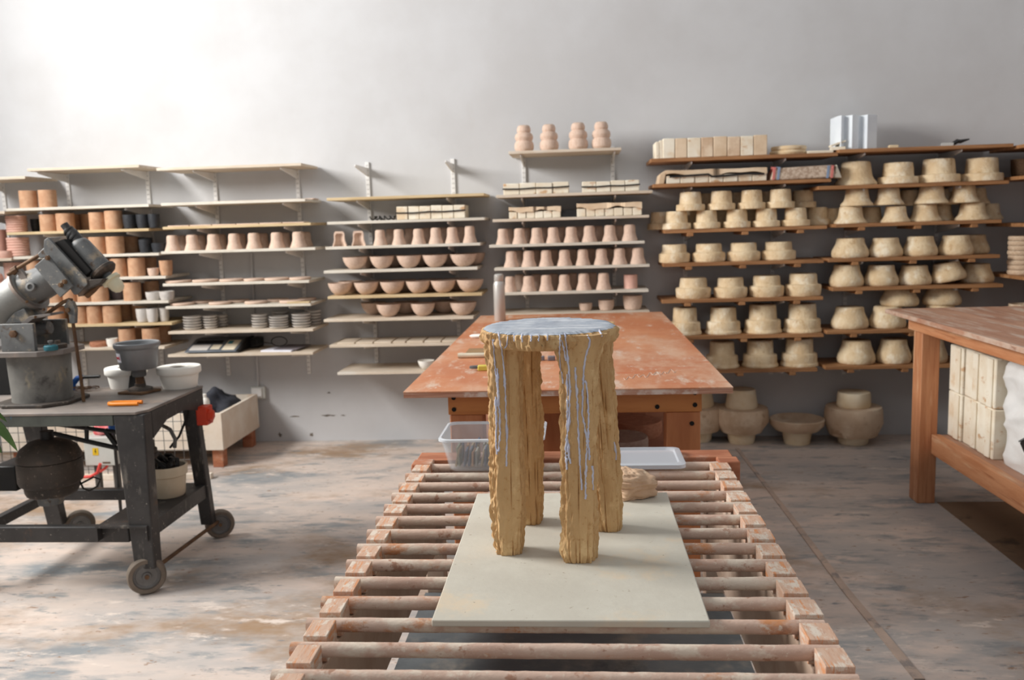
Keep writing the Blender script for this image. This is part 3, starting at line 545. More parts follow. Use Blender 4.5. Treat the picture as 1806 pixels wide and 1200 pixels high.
moulds(6, 3, 'flare', Z6(208, 418, 623, 834, 1028), [61, 56, 56, 57, 60], [33, 32, 33, 33, 33], 'front row', YF+.115); moulds(6, 3, 'flare', Z6(100, 310, 520, 725, 930), 54, 32, 'back row', BK)
moulds(6, 4, 'flare', Z6(185, 400, 592, 786, 985), [57, 57, 56, 56, 55], [37, 35, 33, 32, 32], 'front row', YF+.115, tilt={3: ((-.05, -.2, 0), .02)}); moulds(6, 4, 'flare', Z6(90, 300), 52, 33, 'back row', BK+.02)
moulds(6, 5, 'flare', Z8(185, 351, 470, 620), [63, 61, 60, 60], [37, 37, 37, 37], 'lower front row', YF+.13); moulds(6, 5, 'flare', Z8(130, 300), 54, 37, 'lower back row', BK+.03)
moulds(6, 5, 'flare', Z8(422, 626), [63, 62], [31, 32], 'upper row', YF+.15, 37.2*5.77/F)
moulds(6, 6, 'flare', Z8(217, 381, 560, 700), [64, 58, 60, 60], [40, 41, 40, 40], 'front row', YF+.13); moulds(6, 6, 'flare', Z8(150, 330, 610), 56, 40, 'back row', BK+.03)
# upright slabs, discs and oddments on the top boards
z = B[(5, 0)][0]; v = Z5(152, 236, 319, 413, 497, 592, 682, 772, 866)
for i, (a, b) in enumerate(zip(v, v[1:])):
    A_, B_ = at(a, 270, Y=YF+.02).x, at(b, 270, Y=YF+.02).x
    o = obj('plaster_slab', G().box(.001, B_-A_-.002, 0, .24, 0, .122+random.uniform(-.003, .003)), m_blockside if i % 3 == 1 else m_plaster_b if i % 2 else m_block, None, (A_, YF+.02, z), bevel=.004)
    tag(o, f'{ORD[i]} upright plaster slab from the left on the top left mould-bay board', 'slab', 'upright plaster slabs on the top board')
for i, a in enumerate(Z5(103, 129)):
    A_ = at(a, 272, Y=YF+.03).x
    o = obj('plaster_slab', G().box(0, .022, 0, .22, 0, .105+.008*i), m_block, None, (A_+.0, YF+.025, z), bevel=.003); tag(o, f'{("outer", "inner")[i]} thin plaster slab leaning at the left end of the top board', 'slab', 'thin end slabs')
for k, (c, wv) in enumerate(((1005, 60), (1010, 58))):
    p = at(1130+c/3.871, 262, Y=YF+.14); put('plaster_disc', 'disc', m_plaster, p.x, YF+.14, z+k*.028, wv/2*5.8/F, .027, f'{("lower", "upper")[k]} of two stacked plaster discs on the top board', 'disc', 'stacked plaster discs')
o = obj('plaster_slab', G().box(0, .16, 0, .2, 0, .018), m_block, None, (at(1424, 262, Y=YF+.05).x, YF+.05, z), bevel=.004); tag(o, 'flat thin plaster slab lying on the top board beside the discs', 'slab')
z = B[(6, 0)][0]
g = G().prism([(0, 0, 0), (.09, -.02, 0), (.095, .06, 0.0), (.02, .08, 0)], (0, 0, .02)); g.prism([(.005, .0, .021), (.1, .01, .05), (.09, .07, .05), (.01, .07, .021)], (0, 0, .012))
o = obj('broken_slab', g, m_block, None, (at(1464, 258, Y=YF+.06).x, YF+.06, z), bevel=.003); tag(o, 'broken plaster piece at the foot of the white fluted block', 'slab')
a = at(1478, 255, Y=YF+.08); b = at(1549, 255, Y=YF+.08); Wd = b.x-a.x; hh = 57*5.75/F
poly = [(0, .04), (.05, .0), (.16, .04), (.2, .05), (.32, 0), (.52, .03), (.56, .06), (.62, .06), (.7, 0.005), (1, .05), (1, .2), (.0, .2)]
o = obj('fluted_block', G().prism([(u*Wd, v_, 0) for u, v_ in poly], (0, 0, hh)), M('cool_white_foam', (232, 238, 242), (222, 228, 234), 5, rough=.6, bump=.02), None, (a.x, YF+.06, z), bevel=.002, smooth=20); tag(o, 'tall cool-white fluted block standing on the top right board', 'block')
o = obj('plaster_chip', G().prism([(0, 0, 0), (.06, 0, 0), (.05, .04, 0), (.01, .05, 0)], (0, 0, .02)), m_plaster, None, (at(1568, 255, Y=YF+.06).x, YF+.06, z), bevel=.004); tag(o, 'small plaster chip right of the white fluted block', 'chip')
tt = thing('metal_trowel', 'small trowel with dark handle lying on the top right board', 'tool', (at(1680, 252, Y=YF+.07).x, YF+.07, z))
obj('blade', G().prism([(-.07, 0, .0), (.0, -.02, .0), (.01, .05, .0)], (0, 0, .022)), m_stain, tt, bevel=.003); obj('handle', G().tube([(-.0, .01, .012), (.03, .0, .03), (.05, .01, .028), (.1, 0, .04)], [.012, .014, .012, .004], 8), m_black, tt)
# shelves along the right wall, running towards the camera
e = at(1748, 270, Y=WY-.05); RXF = e.x
def rboard(n, px, py, mat=m_brown):
    p = at(px, py, Y=WY-.3); z = p.z
    o = obj('shelf_board', G().box(0, RX-.016-RXF, 0, 1.1, -.022, 0), mat, None, (RXF, WY-.02-1.1, z), bevel=.002)
    tag(o, f'orange-brown board on the right wall, {ORD[n]} from the top, at the photo edge', 'shelf', 'right wall shelf boards'); return z
RZ = [rboard(0, 1790, 258), rboard(1, 1790, 312), rboard(2, 1770, 394), rboard(3, 1775, 484), rboard(4, 1775, 580)]
t = thing('shelf_upright', 'slotted upright on the right wall carrying the boards at the photo edge', 'upright', (RX, 5.0, .5))
obj('rail', G().box(-.014, 0, -.013, .013, 0, 1.8), m_white_metal, t)
for z in RZ: obj('bracket', G().prism([(-.014, -.004, z-.526), (RXF-RX+.03, -.004, z-.526), (RXF-RX+.03, -.004, z-.536), (-.014, -.004, z-.58)], (0, .008, 0)), m_white_metal, t)
for i, (px, y, r, k, n) in enumerate([(1768, 5.72, .085, 8, 3), (1794, 5.42, .085, 8, 3)]):
    z = RZ[n]; X = RXF+.10
    for q in range(k): put('round_bat', 'disc', m_plaster_b, X+random.uniform(-.003, .003), y, z+q*.03, r, .028, f'{ORD[q]} disc up in the {("back", "front")[i]} stack on the right wall shelf', 'disc', 'stacked discs on the right wall shelf')
for i, y in enumerate((5.7, 5.5, 5.3)):
    put('plaster_jar', 'domecup', m_plaster_b, RXF+.1, y, RZ[4], .075, .16, f'{ORD[i]} plaster jar from the corner on the lower right wall shelf', 'jar', 'plaster jars on the right wall shelf')
o = thing('striped_mug', 'pale mug with a handle at the right photo edge, second shelf', 'mug', (RXF+.1, 5.5, RZ[1]))
obj('body', G().lathe([(r*.045, z*.08) for r, z in PR['cup']], 24), m_greycup, o); obj('handle', G().tube([(-.04, 0, .065), (-.07, 0, .06), (-.075, 0, .035), (-.04, 0, .02)], .007, 8), m_blockside, o)
put('white_pot', 'cup', m_pw, RXF+.09, 5.52, RZ[2], .042, .075, 'plain white pot on the third right wall shelf', 'pot')
put('brown_jar', 'domecup', m_rust, RXF+.13, 5.82, RZ[1], .075, .11, 'dark brown jar in the corner on the second right wall shelf', 'jar')
# moulds standing on the floor by the wall
def floor_mould(px, py, parts, label):
    p = at(px, py, Z=0); t = thing('plaster_mould', label, 'mould', (p.x, p.y+.13, 0), 'large moulds on the floor'); s = (p.y+.13)/F; z = 0
    for nm, r0, r1, h, mt in parts:
        r0 *= s/2; r1 *= s/2; h *= s
        pf = [(r0*.94, 0), (r0, h*.1)]+([(max(r0, r1)*1.02, h*.45)] if nm == 'body' else [])+[(r1, h*.88), (r1*.96, h), (0, h)]
        obj(nm, G().lathe(pf, 40, jit=.02, sd=px), mt, t, (0, 0, z)); z += h-.001
    return t
floor_mould(1314, 789, [('foot', 44, 50, 21, m_plaster), ('body', 74, 92, 43, m_plaster_b), ('neck', 56, 48, 33, m_plaster)], 'three-tier plaster mould on the floor left of the dish mould')
floor_mould(1515, 790, [('foot', 50, 52, 16, m_plaster), ('body', 84, 96, 50, m_plaster_b), ('neck', 57, 55, 26, m_plaster)], 'widest three-tier plaster mould on the floor, nearest the right table leg')
floor_mould(1236, 785, [('foot', 46, 50, 20, m_plaster), ('body', 78, 92, 43, m_plaster_b), ('neck', 56, 46, 33, m_plaster)], 'three-tier plaster mould half hidden by the orange table leg')
floor_mould(1120, 790, [('foot', 46, 50, 20, m_plaster), ('body', 78, 92, 43, m_plaster_b), ('neck', 56, 46, 33, m_plaster)], 'three-tier plaster mould seen beneath the orange table')
p = at(1414, 790, Z=0); s = (p.y+.13)/F; t = thing('dish_mould', 'shallow plaster dish on a round foot standing on the floor', 'mould', (p.x, p.y+.13, 0))
obj('foot', G().lathe([(22*s, 0), (26*s, 24*s), (0, 24*s)], 36), m_plaster, t)
obj('dish', G().lathe([(26*s, 22*s), (38*s, 25*s), (46*s, 34*s), (47*s, 44*s), (44*s, 45*s), (38*s, 40*s), (30*s, 37*s), (0, 36*s)], 40, jit=.015), m_plaster_b, t)
# ------------------------------------------------------------------ orange plywood work table
TZ = .93
t = thing('work_table', 'large orange plywood work table dusted with clay, behind the stool', 'table', (-.046, 4.25, 0))
def loc(g, o):                                                        # world-space geometry into the thing's frame
    b = o.location; g.v = [(v[0]-b.x, v[1]-b.y, v[2]-b.z) for v in g.v]; return g
obj('table_top', loc(G().box(-.612, .52, 2.975, 5.5, TZ-.004, TZ), t), m_top, t)
obj('plywood_core', loc(G().box(-.611, .519, 2.976, 5.499, TZ-.022, TZ-.0042), t), m_ply, t)
obj('apron', loc(G().box(-.466, .424, 3.04, 3.075, .832, TZ-.0225), t), m_pinewood, t, bevel=.003)
obj('apron', loc(G().box(-.466, .424, 5.30, 5.335, .832, TZ-.0225), t), m_pinewood, t, bevel=.003)
for x in (-.466, .389): obj('side_apron', loc(G().box(x, x+.035, 3.076, 5.299, .832, TZ-.0225), t), m_pinewood, t, bevel=.003)
for x in (-.462, .302):
    for y in (3.045, 5.225): obj('leg', loc(G().box(x, x+.118, y, y+.11, 0, .831), t), m_pinewoodz, t, bevel=.004)
for x, z in ((-.445, .894), (-.445, .852), (.4, .9), (.4, .857), (.27, .852)):
    obj('bolt_head', loc(G().lathe([(.008, 0), (.008, .003), (0, .004)], 12, (x, 3.0395, z), ax=(0, -1, 0)), t), m_dark, t)
obj('bolt_head', loc(G().lathe([(.008, 0), (.008, .003), (0, .004)], 12, (.39, 3.0445, .79), ax=(0, -1, 0)), t), m_dark, t)
obj('lower_or_added_board', loc(G().box(-.45, .41, 3.16, 5.22, .575, .595), t), m_terra, t)
def onshelf(name, g, mat, label, cat, **k): return tag(obj(name, g, mat, **k), label, cat)
for k, (dx, r) in enumerate(((0, .10), (.05, .1))):
    p = at((1092, 1122)[k], 780, Y=(3.42, 3.68)[k]); q = (.03, .06)[k]
    put('round_bat', 'disc', m_batgrey if k == 0 else m_terra, p.x, (3.42, 3.68)[k], .595, (.115, .11)[k], (.06, .065)[k], ('grey round bat stack front under the orange table', 'reddish round bat behind the grey one under the orange table')[k], 'bat')
onshelf('slab_stack', G().box(.12, .30, 3.9, 4.3, .595, .80), m_terra, 'brown slab block stored deep under the orange table', 'slab', bevel=.004)
onshelf('terracotta_block', G().box(-.15, -.05, 3.25, 3.5, .595, .80), m_pinewoodz, 'orange wooden block under the orange table between the stool legs', 'block', bevel=.004)
# hand-drawn dust scribble on the table top
g = G(); pts = []
for k in range(60):
    u = k/59; px = 1100+u*92; p = at(px, 667-12*u+3*math.sin(u*47)*(1 if k % 7 else .3)+1.5*math.sin(u*19), Z=TZ+.0004); pts.append(p)
g.tube(pts, .0009, 5); obj('dust_scribble', loc(g, t), m_dustmark, t)
# things on the table
p = at(882, 566, Z=TZ); h = .31
o = thing('steel_flask', 'brushed steel vacuum flask standing on the far end of the orange table', 'flask', (p.x, p.y, TZ)); s = p.y/F
obj('body', G().lathe([(.031, 0), (.034, .004), (.034, .215), (.031, .228), (.026, .236), (0, .236)], 32), m_stain, o)
obj('cap', G().lathe([(.0265, .2365), (.029, .24), (.028, .272), (.02, .279), (0, .28)], 32), m_stain, o)
p = at(808, 632, Z=TZ); q = at(870, 632, Z=TZ)
o = thing('sketch_book', 'brown covered book lying open-edged behind a white roll on the orange table', 'book', (p.x+.02, p.y+.025, TZ))
obj('cover', G().box(0.01, q.x-p.x, .0, .13, .016, .02), m_cover, o, bevel=.001); obj('pages', G().box(.012, q.x-p.x, .003, .127, 0, .0158), m_paper, o)
o = obj('white_roll', G().tube([(0, 0, 0), (q.x-p.x+.04, 0, 0)], .011, 14), m_cream, None, (p.x, p.y, TZ+.011)); tag(o, 'cream coloured roll lying in front of the brown book', 'roll')
p = at(830, 655, Z=TZ)
o = thing('utility_knife', 'yellow handled knife with a grey blade on the orange table', 'knife', (p.x, p.y+.01, TZ))
obj('handle', G().box(.028, .1, -.012, .014, 0, .022), m_knife, o, bevel=.004); obj('blade', G().prism([(-.006, 0, .008), (.01, -.008, .008), (.03, -.006, .008), (.05, .012, .008), (.012, .012, .008)], (0, 0, .012)), m_grime, o, bevel=.002)
p = at(832, 596, Z=TZ)
o = obj('plastic_scraper', G().lathe([(.001, 0), (.034, .002), (.04, .01), (.03, .016), (0, .018)], 20), m_pw, None, (p.x+.035, p.y, TZ)); o.scale = (1.2, .8, 1); tag(o, 'small white plastic scraper on the orange table left of the stool top', 'scraper')
for i, (a, b) in enumerate(((948, 960), (966, 979))):
    p = at(a, 637, Z=TZ); q = at(b, 637, Z=TZ); o = obj('clay_sample', G().box(0, q.x-p.x, 0, .03, 0, .018), m_slate, None, (p.x, p.y, TZ), bevel=.003); tag(o, f'{("left", "right")[i]} of two small grey samples seen between the stool legs', 'sample', 'small grey samples')
# ------------------------------------------------------------------ roller table
RT, RR = .75, .0135
t = thing('roller_table', 'wooden ware table of round dowels caked with clay, in the foreground', 'table', (-.045, 2.0, 0))
ys = [.994+.1*k for k in range(18)]
dm = []
for v in range(4):
    g = G(); n = 90; sg = 18; vs = []; fs = []
    for i in range(n+1):
        for k in range(sg):
            a = 2*math.pi*k/sg; x = i/n
            q = noise.noise(Vector((x*22+v*9, math.cos(a)*1.2, math.sin(a)*1.2))); q2 = noise.noise(Vector((x*90+v*9, math.cos(a)*2.5, math.sin(a)*2.5)))
            rr = RR*(1+.05*max(0, q)*2+.035*q2*(q > 0)); vs.append(((x-.5)*.985, rr*math.cos(a), rr*math.sin(a)))
    for i in range(n):
        for k in range(sg): fs.append((i*sg+k, i*sg+(k+1) % sg, (i+1)*sg+(k+1) % sg, (i+1)*sg+k))
    fs += [tuple(range(sg))[::-1], tuple(n*sg+k for k in range(sg))]
    g.add(vs, fs); m = g.mesh('dowel', 60); m.materials.append(m_roller); dm.append(m)
for i, y in enumerate(ys): o = obj('dowel', dm[i % 4], None, t, (0, y-2.0, RT-RR-.001)); o.rotation_euler = (i*.9, 0, 0)
bl = [G().box(-.5, .5, -.5, .5, -.5, .5).mesh('block', 0) for _ in range(1)][0]; bl.materials.append(m_rblock)
for sx, (xa, xb) in enumerate(((-.521, -.474), (.398, .45))):
    for y in ys[:-1]:
        o = obj('block', bl, None, t, ((xa+xb)/2+.045, y+.05-2.0+random.uniform(-.003, .003), RT-.0215)); o.scale = (xb-xa+random.uniform(-.004, .004), .1-2*RR-.005, .048+random.uniform(-.003, .003)); o.rotation_euler = (0, 0, random.uniform(-.02, .02))
        b = o.modifiers.new('bevel', 'BEVEL'); b.width = .03; b.segments = 2
    obj('side_rail', loc(G().box(xa+.002, xb-.002, .94, 2.74, .44, RT-.048), t), m_rail, t, bevel=.003)
obj('end_beam', loc(G().box(-.53, .48, 2.74, 2.83, .672, RT+.002), t), m_rend, t, bevel=.004)
for x in (-.535, .425): obj('corner_post', loc(G().box(x, x+.065, 2.675, 2.738, .69, RT+.004), t), m_rend, t, bevel=.004)
for x in (-.515, .395):
    for y in (.95, 2.745): obj('leg', loc(G().box(x, x+.06, y, y+.07, 0, .439 if y < 2 else .671), t), m_rail, t, bevel=.004)
obj('lower_or_added_board', loc(G().box(-.52, .45, .96, 2.74, .28, .30), t), M('added_dark_board', (104, 108, 110), (84, 88, 90), 4, (.6, 1.4, 1), rough=.5, bump=.1, over=[((128, 122, 114), 4, U3, .52, .66), ((62, 66, 68), 3, U3, .52, .64)]), t)  # dark board added beneath, to darken the view down between the dowels
obj('end_rail', loc(G().box(-.46, .39, .955, .995, .60, .69), t), m_rend, t, bevel=.004)
# ------------------------------------------------------------------ board, stool, clay lump, plastic tub and lid on the roller table
BZ = RT+.001
o = obj('carrier_board', G().box(-.286, .232, 1.555, 2.336, 0, .014), m_bat, None, (0, 0, BZ), bevel=.0025); tag(o, 'pale rectangular cement board carrying the stool on the dowels', 'board')
SZ = BZ+.0145; TOP = 1.268
st = thing('clay_stool', 'four-legged ochre clay stool like split tree trunks with dripping lavender glaze', 'stool', (-.066, 1.98, SZ))
H_ = TOP-.004-SZ
def leg(cx, cy, wx, wy, v, lean=(0, 0), flare=.35, topw=1.0):
    nu, nv = 128, 150; vs = []; fs = []
    for j in range(nv+1):
        z = j/nv*H_; zz = j/nv
        fl_ = 1+flare*max(0, (zz-.8)/.2)**2; ox = lean[0]*zz; oy = lean[1]*zz
        for i in range(nu):
            a = 2*math.pi*i/nu; ca, sa = math.cos(a), math.sin(a)
            rr = (abs(ca)**3.2+abs(sa)**3.2)**(-1/3.2)
            px, py = ca*rr, sa*rr
            n1 = noise.noise(Vector((ca*2.2+v*7, sa*2.2, z*1.6+v)))                # broad vertical ribs
            n2 = 1-abs(noise.noise(Vector((ca*3.6+v*3, sa*3.6, z*1.3+v*2))))*2      # sharp grooves
            n3 = noise.noise(Vector((ca*3.5+v, sa*3.5, z*24))); n4 = noise.noise(Vector((ca*11, sa*11+v, z*75))); n5 = noise.noise(Vector((ca*2.4+v*5, sa*2.4, z*9)))
            side = max(0, -ca)**1.5                                              # the broken, flaky side
            side2 = max(0, ca)**3*.7
            d = .0045*n1-.005*max(0, n2-.86)/.14+.0012*n3+.0010*n4+.0022*n5+(side+side2)*(.009*n3+.0055*n4+.006*abs(n5))+.002*noise.noise(Vector((z*9+v, ca, sa)))
            foot = -.004*max(0, 1-z/.02)
            vs.append((cx+ox+px*wx*fl_*topw**zz+ca*(d+foot), cy+oy+py*wy*fl_+sa*(d+foot), SZ+z))
    for j in range(nv):
        for i in range(nu): fs.append((j*nu+i, j*nu+(i+1) % nu, (j+1)*nu+(i+1) % nu, (j+1)*nu+i))
    fs += [tuple(range(nu))[::-1], tuple(nv*nu+i for i in range(nu))]
    return G().add(vs, fs)
LEGS = [leg(-.165, 1.905, .033, .034, 1, (.004, .012), .25, 1.12), leg(-.006, 1.86, .035, .034, 2, (.006, .012), .45, 1.08), leg(-.127, 2.105, .030, .034, 3, (.0, -.012), .3, 1.1), leg(.067, 2.055, .032, .034, 4, (-.025, -.01), .35, 1.0)]
allv, allf = [], []
for g in LEGS:
    b = len(allv); allv += g.v; allf += [tuple(i+b for i in f) for f in g.f]
    g.v = list(g.v); obj('leg', loc(G().add(g.v, g.f), st), m_stoolclay, st, smooth=55)
# seat slab with a torn bark edge
nu = 320; prof = [(.90, -.036), (.955, -.034), (.985, -.029), (1.0, -.024), (1.0, -.019), (1.005, -.014), (1.0, -.010), (1.0, -.006), (.99, -.002), (.96, 0), (.9, .0)]
vs = []; fs = []
def rim(a, zz, amp): ca, sa = math.cos(a), math.sin(a); return amp*(.045*noise.noise(Vector((ca*9, sa*9, zz*40)))+.055*noise.noise(Vector((ca*21, sa*21, zz*55)))+.028*noise.noise(Vector((ca*44, sa*44, zz*120)))+.03*(.4-abs(noise.noise(Vector((ca*15, sa*15, zz*15+4))))))
for r, z in prof:
    for i in range(nu):
        a = 2*math.pi*i/nu; q = r+rim(a, z, 1 if r > .94 else .3)
        vs.append((-.066+.151*q*math.cos(a), 1.983+.165*q*math.sin(a), TOP+z-.001))
for j in range(len(prof)-1):
    for i in range(nu): fs.append((j*nu+i, j*nu+(i+1) % nu, (j+1)*nu+(i+1) % nu, (j+1)*nu+i))
fs += [tuple(range(nu))[::-1], tuple((len(prof)-1)*nu+i for i in range(nu))]
b = len(allv); allv += vs; allf += [tuple(i+b for i in f) for f in fs]
obj('seat', loc(G().add(vs, fs), st), m_stoolclay, st, smooth=50)
vs = []; fs = []; rings = 14
for j in range(rings+1):
    for i in range(nu):
        a = 2*math.pi*i/nu; q = (j/rings)*(.975+rim(a, -.002, .8)); x, y = .151*q*math.cos(a), .165*q*math.sin(a)
        z = .0035+.0012*noise.noise(Vector((x*14, y*70, 1)))+.0008*noise.noise(Vector((x*60, y*60, 5)))-(.004 if j == rings else 0)
        vs.append((-.066+x, 1.983+y, TOP+z-.001))
for j in range(rings):
    for i in range(nu): fs.append((j*nu+i, j*nu+(i+1) % nu, (j+1)*nu+(i+1) % nu, (j+1)*nu+i))
obj('glazed_top', loc(G().add(vs, fs), st), m_glazetop, st, smooth=70)['label'] = 'grey-blue glazed seat surface'
tree = BVHTree.FromPolygons([Vector(v) for v in allv], allf)
def drip(path, r=.0024):
    pts = []
    for (x0, y0), (x1, y1) in zip(path, path[1:]):
        n = max(2, int((y1-y0)/3.2))
        for k in range(n):
            u = k/n; px = x0+(x1-x0)*u+random.uniform(-.7, .7); py = y0+(y1-y0)*u
            h = tree.ray_cast(Vector((0, 0, EYE)), ray(px, py).normalized())
            if h[0] is not None and (not pts or (h[0]-pts[-1]).length < .045): pts.append(h[0]+h[1]*.0006)
    if len(pts) < 3: return
    rs = [r*random.choice((.5, .6, .7, .9, 1.45)) for _ in pts]; rs[-1] = r*.5; rs[-2] = r*1.6
    rs = [(rs[max(0, i-1)]+rs[i]+rs[min(len(rs)-1, i+1)])/3*1.05 for i in range(len(rs))]
    obj('glaze_drip', loc(G().tube(pts, rs, 8), st), m_glaze, st, smooth=70)
for pth in [[(879, 588), (884, 612), (889, 650), (891, 690), (893, 740), (894, 780), (893, 826)], [(870, 600), (872, 640), (878, 690), (881, 730), (882, 770), (879, 800)], [(874, 700), (876, 740), (875, 775), (877, 805)],
            [(895, 587), (895, 606), (888, 618)], [(907, 584), (908, 606)], [(921, 584), (921, 607)], [(938, 583), (936, 606)], [(949, 582), (950, 606)], [(967, 582), (964, 604)],
            [(988, 582), (987, 612), (989, 650), (994, 680)], [(996, 584), (999, 612), (1003, 650), (1005, 690), (1004, 740), (1001, 772), (1003, 800), (1006, 822)], [(1000, 660), (1001, 720), (1000, 765), (998, 800), (1000, 832)],
            [(1014, 648), (1017, 690), (1019, 740), (1022, 800), (1024, 840), (1027, 868)], [(1036, 592), (1041, 602), (1034, 625), (1030, 650), (1028, 690), (1027, 730), (1031, 752), (1036, 775), (1034, 810), (1033, 850), (1033, 884)], [(1032, 672), (1037, 695), (1038, 740), (1037, 775), (1040, 815)],
            [(1056, 573), (1058, 585), (1062, 597)], [(1044, 822), (1045, 846), (1046, 868)], [(990, 600), (995, 620), (999, 640)], [(877, 650), (879, 690), (877, 720)], [(1083, 780), (1086, 800), (1087, 815)]]:
    drip(pth, .0024 if pth[0][1] > 640 or len(pth) > 4 else .0018)
# clay lump
p = at(1125, 884, Z=SZ); g = G(); nu, nv = 72, 44; vs = []; fs = []
for j in range(nv+1):
    ph = math.pi*j/nv
    for i in range(nu):
        a = 2*math.pi*i/nu; d = Vector((math.sin(ph)*math.cos(a), math.sin(ph)*math.sin(a), math.cos(ph)))
        s_ = (abs(d.x)**4+abs(d.y)**4+abs(d.z)**4)**-.25; q = 1+.25*noise.noise(d*2+Vector((4, 1, 2)))+.16*(.5-abs(noise.noise(Vector((d.x*1.5, d.y*1.5, d.z*6+2)))))+.06*noise.noise(d*9)
        vs.append((d.x*s_*.055*q, d.y*s_*.045*q, max(-.031, d.z*s_*(.037-.1*d.x*.09)*q)))
for j in range(nv):
    for i in range(nu): fs.append((j*nu+i, j*nu+(i+1) % nu, (j+1)*nu+(i+1) % nu, (j+1)*nu+i))
g.add(vs, fs); o = obj('clay_lump', g, M('buff_clay', (216, 186, 156), (200, 166, 136), 12, rough=.85, bump=.5, bscale=40, over=[((232, 212, 184), 14, (1, 1, 3), .56, .7)]), None, (p.x-.015, p.y+.045, SZ+.031), smooth=50, rot=(0, 0, .35)); tag(o, 'torn lump of buff clay behind the stool on the pale board', 'clay')
# clear tub
def shell(x0, x1, y0, y1, h, tpr, th, r=.03, seg=5):
    def ring(e, z, inset=0):
        pts = []
        for cx, cy, a0 in ((x1+e-r, y1+e-r, 0), (x0-e+r, y1+e-r, 90), (x0-e+r, y0-e+r, 180), (x1+e-r, y0-e+r, 270)):
            for k in range(seg+1):
                a = math.radians(a0+90*k/seg); pts.append((cx+(r-inset)*math.cos(a), cy+(r-inset)*math.sin(a), z))
        return pts
    return ring
tub = thing('plastic_tub', 'clear plastic tub of clay test strips, left on the roller table', 'tub', (-.27, 2.70, RT))
rg = shell(-.135, .135, -.10, .10, .11, .02, .002); rings = [rg(-.005, .001), rg(0, .006), rg(.018, .088), rg(.020, .104), rg(.017, .104), rg(.015, .088), rg(-.003, .008), rg(-.012, .004)]
n = len(rings[0]); vs = sum(rings, []); fs = [(j*n+i, j*n+(i+1) % n, (j+1)*n+(i+1) % n, (j+1)*n+i) for j in range(len(rings)-1) for i in range(n)]
fs += [tuple(range(n))[::-1], tuple((len(rings)-1)*n+i for i in range(n))]
obj('walls', G().add(vs, fs), m_clear, tub, smooth=50)
rings = [rg(.021, .098), rg(.028, .100), rg(.028, .106), rg(.020, .108)]; vs = sum(rings, []); fs = [(j*n+i, j*n+(i+1) % n, ((j+1) % 4)*n+(i+1) % n, ((j+1) % 4)*n+i) for j in range(4) for i in range(n)]
obj('rim', G().add(vs, fs), m_clear_rim, tub, smooth=50)
for r_ in range(2):
    for k in range(18):
        x = -.27-.118+k*.0135+random.uniform(-.002, .002); y = 2.70-.075+r_*.08; hh = random.uniform(.045, .062)+(.012 if k > 9 else 0)
        o = obj('test_strip', G().box(-.003, .003, 0, .055, 0, hh), random.choice(m_tile_mix), None, (x, y, RT+.0095), bevel=.001, rot=(0, random.uniform(-.1, .22), random.uniform(-.06, .06)))
        tag(o, f'{ORD[k]} clay test strip from the left, {("front", "back")[r_]} row, in the clear tub', 'test strip', 'clay test strips in the tub')
o = thing('tub_lid', 'frosted plastic lid lying on the dowels right of the stool', 'lid', (.175, 2.685, RT+.006))
rl = shell(-.14, .135, -.095, .11, .02, 0, 0, .025)
rings = [rl(0, 0), rl(.006, .003), rl(.006, .014), rl(-.002, .016), rl(-.012, .016), rl(-.016, .010), rl(-.02, .010)]; n = len(rings[0]); vs = sum(rings, []); fs = [(j*n+i, j*n+(i+1) % n, (j+1)*n+(i+1) % n, (j+1)*n+i) for j in range(len(rings)-1) for i in range(n)]+[tuple(range(n))[::-1], tuple((len(rings)-1)*n+i for i in range(n))]
obj('lid_plate', G().add(vs, fs), m_lid, o, smooth=50)
# ------------------------------------------------------------------ right table with stacked plaster blocks and a white sack
RTZ = .99
t = thing('storage_table', 'heavy red-pine table with a lower shelf of plaster blocks at right', 'table', (2.4, 3.6, 0))
for k in range(6):
    x0 = 1.64+k*.29; obj('top_plank', loc(G().box(x0+.0008, x0+.2892, 2.1, 4.82, RTZ-.022, RTZ), t), m_rtop, t, bevel=.0015)
obj('side_apron', loc(G().box(1.72, 1.76, 2.2, 4.70, .895, RTZ-.023), t), m_rwood, t, bevel=.003)
obj('end_apron', loc(G().box(1.761, 3.3, 4.662, 4.70, .895, RTZ-.023), t), m_pinewood, t, bevel=.003)
for x in (1.735, 3.2):
    for y in (4.548, 2.3): obj('leg', loc(G().box(x, x+.09, y, y+.112, 0, .894), t), m_rwoodz, t, bevel=.004)
obj('lower_rail', loc(G().box(1.795, 1.84, 2.42, 4.546, .265, .368), t), m_rwood, t, bevel=.004)
obj('lower_rail', loc(G().box(3.2, 3.245, 2.42, 4.546, .265, .368), t), m_rwood, t, bevel=.004)
for k in range(5): obj('shelf_plank', loc(G().box(1.842+k*.268, 1.842+k*.268+.265, 2.42, 4.54, .34, .366), t), m_rtop, t, bevel=.002)
bx = [(4.39, 4.545), (4.215, 4.385), (4.05, 4.21)]
for r_ in range(2):
    for i, (ya, yb) in enumerate(bx):
        z = .3665+r_*.235; xo = 1.872+.008*(i % 2)
        b = thing('plaster_block', f'{("lower", "upper")[r_]} white plaster block, {ORD[i]} from the table leg, on the shelf', 'block', (xo, ya, z), 'white plaster blocks under the right table')
        obj('body', G().box(0, .26, .002, yb-ya-.002, 0, .233), m_block, b, bevel=.006)
        obj('key_ridge', G().box(-.008, .0, .02, .07, .004, .228), m_block, b, bevel=.003)
        if r_: obj('pour_hole', G().lathe([(.03, .2325), (.032, .2345), (.022, .2347), (0, .2336)], 16, (.06, (yb-ya)/2, 0)), m_terra, b)
